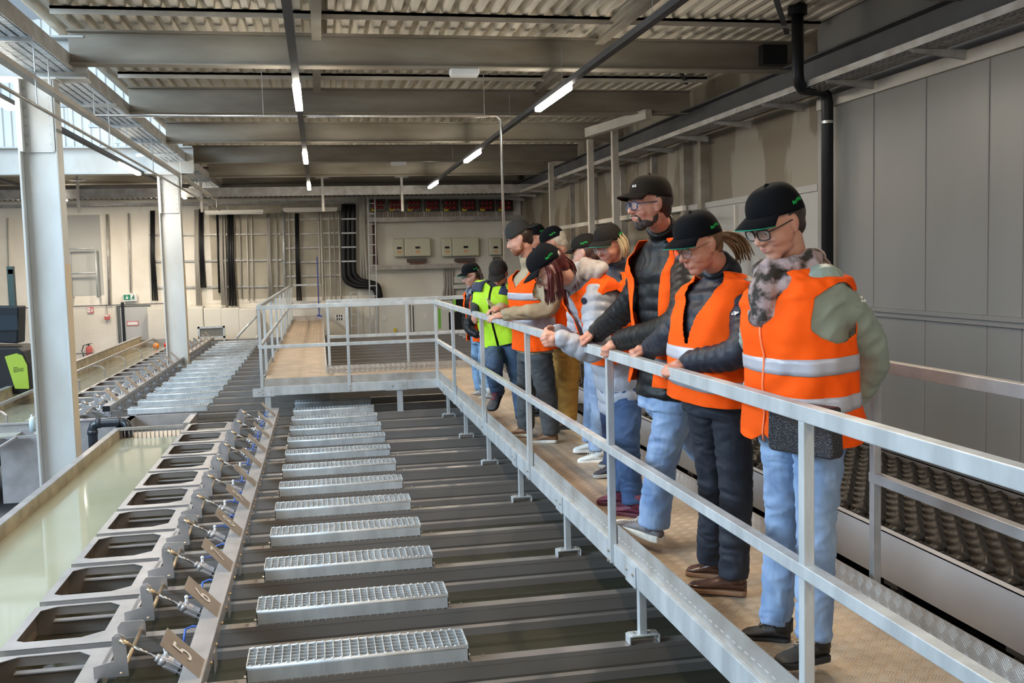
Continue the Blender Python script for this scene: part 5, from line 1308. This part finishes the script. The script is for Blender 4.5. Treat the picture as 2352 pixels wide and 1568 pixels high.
# handbag hanging at her front
e = empty('handbag', (1.6, 3.0, .8), 'dark woven leather handbag hanging below the orange vest of the woman with the scarf', 'bag')
c = atY(1848, 985, 3.06); bd = facing(c, 38); bl = Vector((-bd.y, bd.x, 0))
mb = MB(); A = [c+bl*x+Zv*z for x, z in ((-.130, .085), (.125, .085), (.135, -.07), (.125, -.085), (-.12, -.085), (-.135, -.07))]
mb.add([p+bd*.03 for p in A]+[p-bd*.03 for p in A], [tuple(range(6)), tuple(range(11, 5, -1))]+[(i, i+6, (i+1) % 6+6, (i+1) % 6) for i in range(6)])
bm_ = bpy.data.materials.new('woven_leather'); bm_.use_nodes = True; N, L = nt(bm_); b = N['Principled BSDF']; b.inputs['Base Color'].default_value = (.022, .020, .025, 1); b.inputs['Roughness'].default_value = .3
g = N.new('ShaderNodeNewGeometry'); ck = N.new('ShaderNodeTexVoronoi'); ck.inputs['Scale'].default_value = 210; L.new(g.outputs['Position'], ck.inputs[0]); bp = N.new('ShaderNodeBump'); bp.inputs['Distance'].default_value = .004; bp.inputs['Strength'].default_value = .9; L.new(ck.outputs[0], bp.inputs['Height']); L.new(bp.outputs[0], b.inputs['Normal'])
mb.build('bag_body', bm_, e, bevel=.014)
MB().obar(c-bl*.12+Zv*.0, c-bl*.115+Zv*.14-bd*.02, .02, .006, bd).build('strap', BLACK, e)
# ---- woman with ponytail and navy quilted jacket
wr1 = atX(1492, 800, 1.50); wr2 = atX(1580, 832, 1.49)
def hair_pony(root, c, M, s, m):
    hair_short(root, c, M, s, m)
    d = Vector((.10, -.02, -.02)); b = c+M@Vector((0, -.10, .0))
    strands(root, c, M, s, m, [[b, b+Vector((.05, -.01, .0)), b+Vector((.10, -.02, -.03)), b+Vector((.13, -.03, -.10))], [b, b+Vector((.05, 0, -.02)), b+Vector((.085, -.01, -.06)), b+Vector((.10, -.01, -.11))]], 46, .006, 'ponytail', .016)
r2, t2, h2, M2 = person('woman with brown ponytail and navy quilted jacket under orange vest, hands on railing',
    (1604, 560, 3.92), 52, 22, (1668, 632, 4.02), (1655, 770, 3.98), (1650, 905, 4.0), 50, 42,
    [((1706, 800, 3.66), wr2, 'grip', (-1, -.1, -.25), (-.1, -.2, 1)), ((1540, 770, 4.15), wr1, 'fist', (-1, .0, -.15), (0, .0, 1))],
    [((1690, 1130, 3.92), (1715, 1366, 3.90), (1580, 1352, 4.02)), ((1640, 1120, 4.12), (1660, 1327, 4.16), (1577, 1316, 4.26))],
    NAVY, NAVYT, puff=.009, pitch=.062, jr=(.078, .066, .048), hem=-.06, vest=(-.03, 1), vT=[(.10, .20), (.32, .42)], gl=(mat('frame_bronze', (.10, .06, .05), .3), .0013, True), hair=hair_pony, hairm=HP, leg_r=(.088, .07, .062),
    T=[(-.15, .17, .13, 0), (0, .178, .138, 0), (.3, .172, .142, 0.015), (.6, .182, .145, .015), (.78, .185, .125, .005), (.87, .168, .10, 0), (.93, .115, .08, 0), (1.0, .07, .068, .01)],
    sho=dict(m=mat('brown_leather', (.085, .035, .022), .22, 0, .4, 16), sm=mat('tan_sole', (.25, .13, .07), .6), w=.95, sole=.02), skin=SKINR, vestkw=dict(vneck=.42, openneck=.62, flare=.02, off=.026))
text_mesh('sleeve_logo', 'CMP', .026, decal_M(child(r2, 'jacket'), 1690, 722, lift=.006), WHITEM, r2, bold=.0006)
# ---- tall man with beard, open vest
wr3 = atX(1372, 772, 1.47); wr4 = atX(1422, 795, 1.47)
r3, t3, h3, M3 = person('tall bearded man with blue glasses, open orange vest over black quilted jacket',
    (1492, 468, 4.50), 64, 4, (1530, 540, 4.62), (1545, 720, 4.62), (1535, 885, 4.62), 56, 48,
    [((1562, 738, 4.18), wr4+Vector((.0, -.02, .03)), 'fist', (-.9, -.1, -.45), (-.3, -.1, 1)), ((1455, 690, 4.85), wr3+Vector((0, 0, .02)), 'fist', (-.9, .0, -.3), (-.2, 0, 1))],
    [((1520, 1060, 4.62), (1518, 1246, 4.60), (1414, 1207, 4.95)), ((1650, 1080, 4.75), (1695, 1264, 4.55), (1608, 1262, 4.62))],
    BLKQ, DENIML, fem=False, puff=.009, pitch=.065, jr=(.088, .075, .052), hem=-.08, vest=(.0, 1), vT=[(.10, .20)], capm=CAPK, edge=None, logo=None, capkw=dict(front_logo='ACS', tall=.95), gl=(mat('frame_blue', (.02, .04, .12), .25), .0026, False), hair=hair_short, hairm=HB, beard=BE,
    leg_r=(.098, .078, .076), sho=dict(m=mat('knit_grey', (.16, .15, .16), .75, 0, .2, 30), sm=SOLEW, lacem=SOLEW, w=1.1, sole=.034), skin=SKINR, vestkw=dict(gap=.42, vneck=.5, openneck=.85, off=.03, arm=1.15))
# ---- woman with dark red hair, silver jacket, bending over the rail
def hair_red(root, c, M, s, m):
    hair_short(root, c, M, s, m)
    S = []
    for (x, y, dx) in ((.070, .012, -.01), (.074, -.02, .0), (.074, -.05, .02), (.06, -.07, .03), (-.072, .01, -.03), (-.07, -.03, -.01), (.078, .022, -.03), (.080, .0, -.015), (.080, -.035, .01), (.078, -.06, .03), (.05, -.09, .03), (.02, -.10, .02), (.06, -.08, .05)):
        a = c+M@Vector((x*.9, y-.01, .05)); S.append([a, c+M@Vector((x*1.08, y, .0)), c+M@Vector((x*1.05, y, -.05))+Vector((dx, 0, -.02)), c+M@Vector((x, y, -.05))+Vector((dx*1.5+.015, 0, -.14))])
    strands(root, c, M, s, m, S, 190, .007, 'long_strands', .016, 3)
r4, t4, h4, M4 = person('woman with dark red hair and silver quilted jacket bending over the railing',
    (1262, 618, 5.42), 84, 42, (1325, 645, 5.52), (1400, 740, 5.55), (1432, 880, 5.58), 72, 74,
    [((1365, 800, 5.30), (1290, 778, 5.32), 'clasp', (-1, .0, -.05), (-.1, -1, .2)), ((1330, 790, 5.72), (1282, 765, 5.50), 'clasp', (-1, -.35, .02), (-.1, 1, .2))],
    [((1440, 1020, 5.35), (1475, 1188, 5.28), (1408, 1178, 5.42)), ((1425, 1010, 5.66), (1440, 1160, 5.56), (1372, 1155, 5.66))],
    SILVER, mat('blue_jeans', (.04, .09, .22), .8, 0, .4, 8, c2=(.02, .05, .12), bump=.4, bs=14), puff=.010, pitch=.075, jr=(.088, .075, .052), hem=-.22, vest=(.22, 1), vT=[], edge=None, capkw=dict(tall=1.0), gl=(mat('frame_dark', (.03, .025, .025), .3), .0014, True), hair=hair_red, hairm=HR, leg_r=(.095, .072, .062),
    T=[(-.25, .195, .16, 0), (0, .19, .152, 0), (.3, .175, .15, 0), (.6, .18, .145, .0), (.78, .185, .125, .0), (.87, .172, .105, 0), (.93, .12, .085, 0), (1.0, .075, .072, .01)],
    sho=dict(m=mat('plum_suede', (.13, .018, .05), .6, 0, .3, 20), sm=mat('plum_sole', (.10, .02, .035), .6), lacem=mat('plum_lace', (.25, .03, .12), .6), high=True), vestkw=dict(vneck=.45, openneck=.7, off=.03, gap=.25))
p, l, f, t = t4.fr(.99); mb = MB()
for k in range(3):
    P = [p+l*sin(a)*(.085+.02*k)+f*(cos(a)*.07-.03-.03*k)+t*(.05-.035*k+.012*sin(3*a+k)) for a in [radians(60+240*i/14) for i in range(15)]]
    mb.tube(P, [.020+.016*sin(pi*i/14) for i in range(15)], 10)
remesh('hood', mb, .008, 2, mat('hood_cream', (.44, .39, .37), .6, 0, .2, 9, bump=.2, bs=14), r4)
M_ = decal_M(child(r4, 'jacket'), 1342, 691); MB().tube([M_@Vector((0, 0, -.01)), M_@Vector((0, 0, .004))], .019, 20).build('sleeve_badge', mat('badge_navy', (.012, .018, .035), .4), r4)
# ---- man with backwards cap and khaki shirt
r5, t5, h5, M5 = person('man in backwards grey cap and khaki shirt under orange vest, forearms on railing',
    (1192, 548, 7.62), 88, 20, (1222, 618, 7.7), (1222, 690, 7.7), (1228, 800, 7.72), 62, 58,
    [((1262, 705, 7.40), (1162, 722, 7.42), 'relax', (-1, .25, -.15), (-.1, -.3, 1)), ((1195, 720, 8.0), (1148, 708, 7.8), 'relax', (-.9, -.5, -.1), (0, .3, 1))],
    [((1255, 905, 7.65), (1281, 1016, 7.66), (1218, 1016, 7.80)), ((1210, 900, 7.98), (1222, 1002, 8.0), (1170, 1000, 8.12))],
    (KHAKI, 'shirt'), GREYT, fem=False, near=False, jr=(.078, .068, .048), hem=-.04, vest=(.0, 1), vT=[(.22, .33), (.52, .62)], capm=mat('cap_grey', (.036, .036, .035), .9, spec=.15), edge=None, logo=None, capkw=dict(brim='back', flat=True, front_logo=None, tall=1.05), hair=hair_short, hairm=HB, beard=BR,
    leg_r=(.105, .08, .07), sho=dict(m=mat('tan_leather_shoe', (.22, .10, .045), .5, 0, .3, 16), sm=SOLEW, lacem=mat('lace_tan', (.3, .18, .1), .7)), vestkw=dict(gap=0, vneck=.68, openneck=.8, off=.02, zipper=False))
# ---- man in lime vest looking at a sheet
r6, t6, h6, M6 = person('man in lime and navy vest, head bowed over a sheet, one foot raised',
    (1146, 628, 9.28), 18, 42, (1146, 648, 9.42), (1136, 700, 9.38), (1158, 782, 9.40), 22, 14,
    [((1200, 705, 9.3), (1165, 712, 9.12), 'relax', (-1, -.2, .1), (0, .2, 1)), ((1094, 690, 9.5), (1092, 712, 9.30), 'grip', (-.3, -.1, -1), (-.9, -.2, -.3))],
    [((1192, 880, 9.1), (1203, 975, 8.95), (1194, 985, 8.72)), ((1135, 850, 9.12), (1148, 905, 9.3), (1128, 945, 9.10), .05)],
    mat('dark_knit', (.03, .033, .036), .9), mat('washed_jeans', (.06, .11, .20), .8, 0, .4, 8, c2=(.03, .06, .11), bump=.4, bs=12), fem=False, near=False, hem=.0, vest=(-.02, 1), vm=LIME, vT=[], capm=mat('cap_brown_grey', (.032, .028, .025), .9, spec=.15), edge=None, logo=None, hair=hair_short, hairm=HB, skin=SKINR,
    leg_r=(.10, .08, .068), sho=dict(m=mat('work_shoe', (.045, .045, .05), .6), sm=SOLEB, lacem=mat('lace_red', (.4, .02, .04), .6), high=True, w=1.15), vestkw=dict(gap=.05, vneck=.75, off=.02))
mb = MB(); nu = 40
for a0, a1 in ((.35, pi/2+.5), (-pi/2-.5, -.35)):
    rows = [[t6.pt(a0+(a1-a0)*i/14, .66+.31*j/8, .033) for i in range(15)] for j in range(9)]; mb.loft(rows, False, False)
o = mb.build('navy_shoulder_panel', mat('navy_cloth', (.02, .03, .07), .7), r6, True); q = o.modifiers.new('s', 'SOLIDIFY'); q.thickness = .004
q = atY(1130, 698, 9.15); e = tag(MB().obar(q+Vector((-.05, -.03, .03)), q+Vector((.05, .02, -.05)), .12, .003, (.3, -.6, 1)).build('paper_sheet', WHITEM), 'small white paper sheet held by the man in the lime vest', 'paper')
# ---- girl with long hair and grey scarf
def hair_girl(root, c, M, s, m):
    hair_short(root, c, M, s, m); S = []
    for x in (-.07, -.04, .0, .04, .07): S.append([c+M@Vector((x, -.06, .04)), c+M@Vector((x*1.1, -.085, -.04)), c+M@Vector((x*1.1, -.07, -.05))+Vector((0, 0, -.15)), c+M@Vector((x, -.02, -.05))+Vector((-.03, 0, -.33))])
    for x in (.074, .07): S.append([c+M@Vector((x, .0, .03)), c+M@Vector((x*1.05, .0, -.06)), c+M@Vector((x, .03, -.06))+Vector((0, 0, -.14)), c+M@Vector((x, .05, -.05))+Vector((-.02, 0, -.26))])
    strands(root, c, M, s, m, S, 60, .008, 'long_strands', .012, 5)
r7, t7, h7, M7 = person('girl with long brown hair and grey scarf, orange vest over black jacket',
    (1083, 632, 10.62), 74, 18, (1098, 662, 10.7), (1100, 705, 10.7), (1106, 770, 10.7), 62, 60,
    [((1078, 748, 10.5), (1095, 768, 10.4), 'relax', (1, -.2, .1), (0, 0, 1)), ((1072, 740, 10.9), (1086, 765, 10.7), 'relax', (.9, -.2, -.1), (0, 0, 1))],
    [((1112, 850, 10.6), (1132, 917, 10.45), (1098, 920, 10.55)), ((1095, 848, 10.85), (1112, 910, 10.8), (1078, 912, 10.85))],
    BLKQ, mat('sky_jeans', (.22, .38, .60), .8, 0, .3, 8, bump=.3, bs=12), near=False, puff=.008, hem=.02, vest=(-.10, 1), vT=[], gl=(mat('frame_dark', (.03, .025, .025), .3), .0016, True), hair=hair_girl, hairm=mat('hair_brown', (.09, .05, .035), .45, 0, .4, 30),
    leg_r=(.078, .055, .045), sho=dict(m=mat('boot_light', (.45, .43, .42), .35), sm=mat('boot_black_sole', (.02, .02, .02), .3), high=True, w=.85), T=[(-.15, .15, .11, 0), (0, .155, .115, 0), (.3, .14, .105, 0), (.6, .155, .12, .01), (.78, .168, .115, 0), (.87, .155, .09, 0), (.93, .11, .075, 0), (1.0, .064, .062, .01)], vestkw=dict(gap=.30, vneck=.55, openneck=.7))
mb = MB(); p, l, f, t = t7.fr(1.0)
for k in range(2):
    P = [p+l*sin(a)*.075+f*(cos(a)*(.08+.02*k)+.015)+Zv*(.02-.05*k) for a in [2*pi*i/16 for i in range(17)]]; mb.tube(P, .032, 10, False)
mb.tube([p+f*.1, p+f*.12-Zv*.12], [.04, .03], 10)
remesh('scarf', mb, .01, 1, mat('grey_scarf', (.36, .38, .42), .9, 0, .9, 26, c2=(.05, .06, .09), ctr=(.45, .55)), r7)
# ---- blonde woman behind
def hair_blonde(root, c, M, s, m):
    hair_short(root, c, M, s, m); S = []
    for (x, y) in ((.075, .0), (.078, -.03), (.07, -.06), (.04, -.085), (-.075, .0), (-.078, -.03), (-.06, -.07), (0, -.09)): S.append([c+M@Vector((x*.9, y, .05)), c+M@Vector((x*1.15, y-.01, .0)), c+M@Vector((x*1.22, y-.012, -.05)), c+M@Vector((x*1.0, y, -.095))])
    strands(root, c, M, s, m, S, 90, .010, 'bob', .012, 8)
r8, t8, h8, M8 = person('blonde woman in dark cap and navy jacket behind the group beside the tall man',
    (1398, 562, 6.25), 40, 20, (1412, 622, 6.32), (1412, 700, 6.32), (1412, 800, 6.32), 40, 36,
    [((1462, 720, 6.2), (1440, 790, 6.15), 'relax', (-.5, -.2, -.8), (0, -1, 0)), ((1365, 715, 6.4), (1380, 790, 6.3), 'relax', (.2, -.2, -.8), (0, -1, 0))],
    [((1425, 950, 6.25), (1422, 1092, 6.3), (1362, 1096, 6.35)), ((1400, 950, 6.5), (1425, 1070, 6.6), (1375, 1072, 6.65))],
    mat('navy_softshell', (.018, .022, .038), .6, 0, .2, 8), DENIMD, near=False, vest=(-.02, 1), vT=[(.1, .2)], capm=mat('cap_dusty_black', (.016, .014, .012), .9, spec=.15), gl=(mat('frame_pink', (.35, .22, .2), .3), .0012, True), hair=hair_blonde, hairm=HBL, skin=SKINR, sho=dict(m=mat('trainer_navy', (.02, .022, .035), .6), sm=mat('sole_grey', (.3, .3, .29), .7), lacem=SOLEW), vestkw=dict(gap=.5, vneck=.5))
# ---- white-haired man in ochre trousers
r9, t9, h9, M9 = person('white-haired man in black cap and ochre trousers standing behind the woman in silver',
    (1272, 558, 7.95), 100, 30, (1298, 612, 8.05), (1300, 690, 8.05), (1300, 790, 8.05), 80, 84,
    [((1335, 700, 7.95), (1300, 745, 7.95), 'relax', (-1, 0, -.3), (0, -1, 0)), ((1265, 700, 8.2), (1262, 745, 8.2), 'relax', (-1, 0, -.3), (0, -1, 0))],
    [((1305, 900, 8.0), (1318, 985, 8.0), (1268, 985, 8.05)), ((1278, 900, 8.2), (1290, 975, 8.25), (1245, 975, 8.3))],
    KHAKI, OCHRE, fem=False, near=False, vest=(-.02, 1), vT=[(.1, .2)], hair=hair_short, hairm=HW, leg_r=(.105, .085, .08), sho=dict(m=mat('brown_shoe', (.10, .06, .04), .5), sm=SOLEB), vestkw=dict(gap=.1))
# ---- two more caps behind
r10, t10, h10, M10 = person('person in dusty black cap half hidden behind the silver hood, with white trainers',
    (1345, 580, 7.0), 112, 16, (1362, 640, 7.05), (1365, 705, 7.05), (1368, 800, 7.05), 90, 95,
    [((1400, 715, 6.95), (1380, 780, 6.9), 'relax', (-1, 0, -.6), (0, -1, 0)), ((1335, 715, 7.2), (1340, 780, 7.1), 'relax', (-1, 0, -.6), (0, -1, 0))],
    [((1375, 930, 6.95), (1388, 1062, 6.85), (1326, 1063, 6.9)), ((1360, 930, 7.2), (1372, 1038, 7.15), (1316, 1038, 7.2))],
    mat('navy_coat', (.02, .025, .045), .7), DENIML, near=False, vest=(-.02, 1), vT=[(.1, .2)], capm=MATS['cap_dusty_black'], edge=None, hair=hair_short, hairm=MATS['hair_brown'], sho=dict(m=mat('trainer_white', (.62, .66, .66), .5), sm=mat('sole_clean', (.7, .7, .68), .5), lacem=SOLEW), vestkw=dict(gap=.1))
r11, t11, h11, M11 = person('dark-haired person in plain black cap mostly hidden behind the man with the backwards cap',
    (1228, 548, 8.7), 62, 10, (1238, 610, 8.75), (1240, 680, 8.75), (1240, 770, 8.75), 60, 60,
    [((1275, 690, 8.65), (1265, 745, 8.6), 'relax', (-.6, 0, -.8), (0, -1, 0)), ((1205, 690, 8.85), (1210, 745, 8.8), 'relax', (-.6, 0, -.8), (0, -1, 0))],
    [((1245, 870, 8.7), (1250, 955, 8.7), (1205, 957, 8.75)), ((1225, 870, 8.85), (1232, 945, 8.85), (1190, 947, 8.9))],
    BLKQ, DENIMM, fem=False, near=False, vest=(-.02, 1), vT=[(.1, .2)], logo='BayWa', hair=hair_short, hairm=HB, sho=dict(m=BLACK, sm=SOLEB), vestkw=dict(gap=.1))
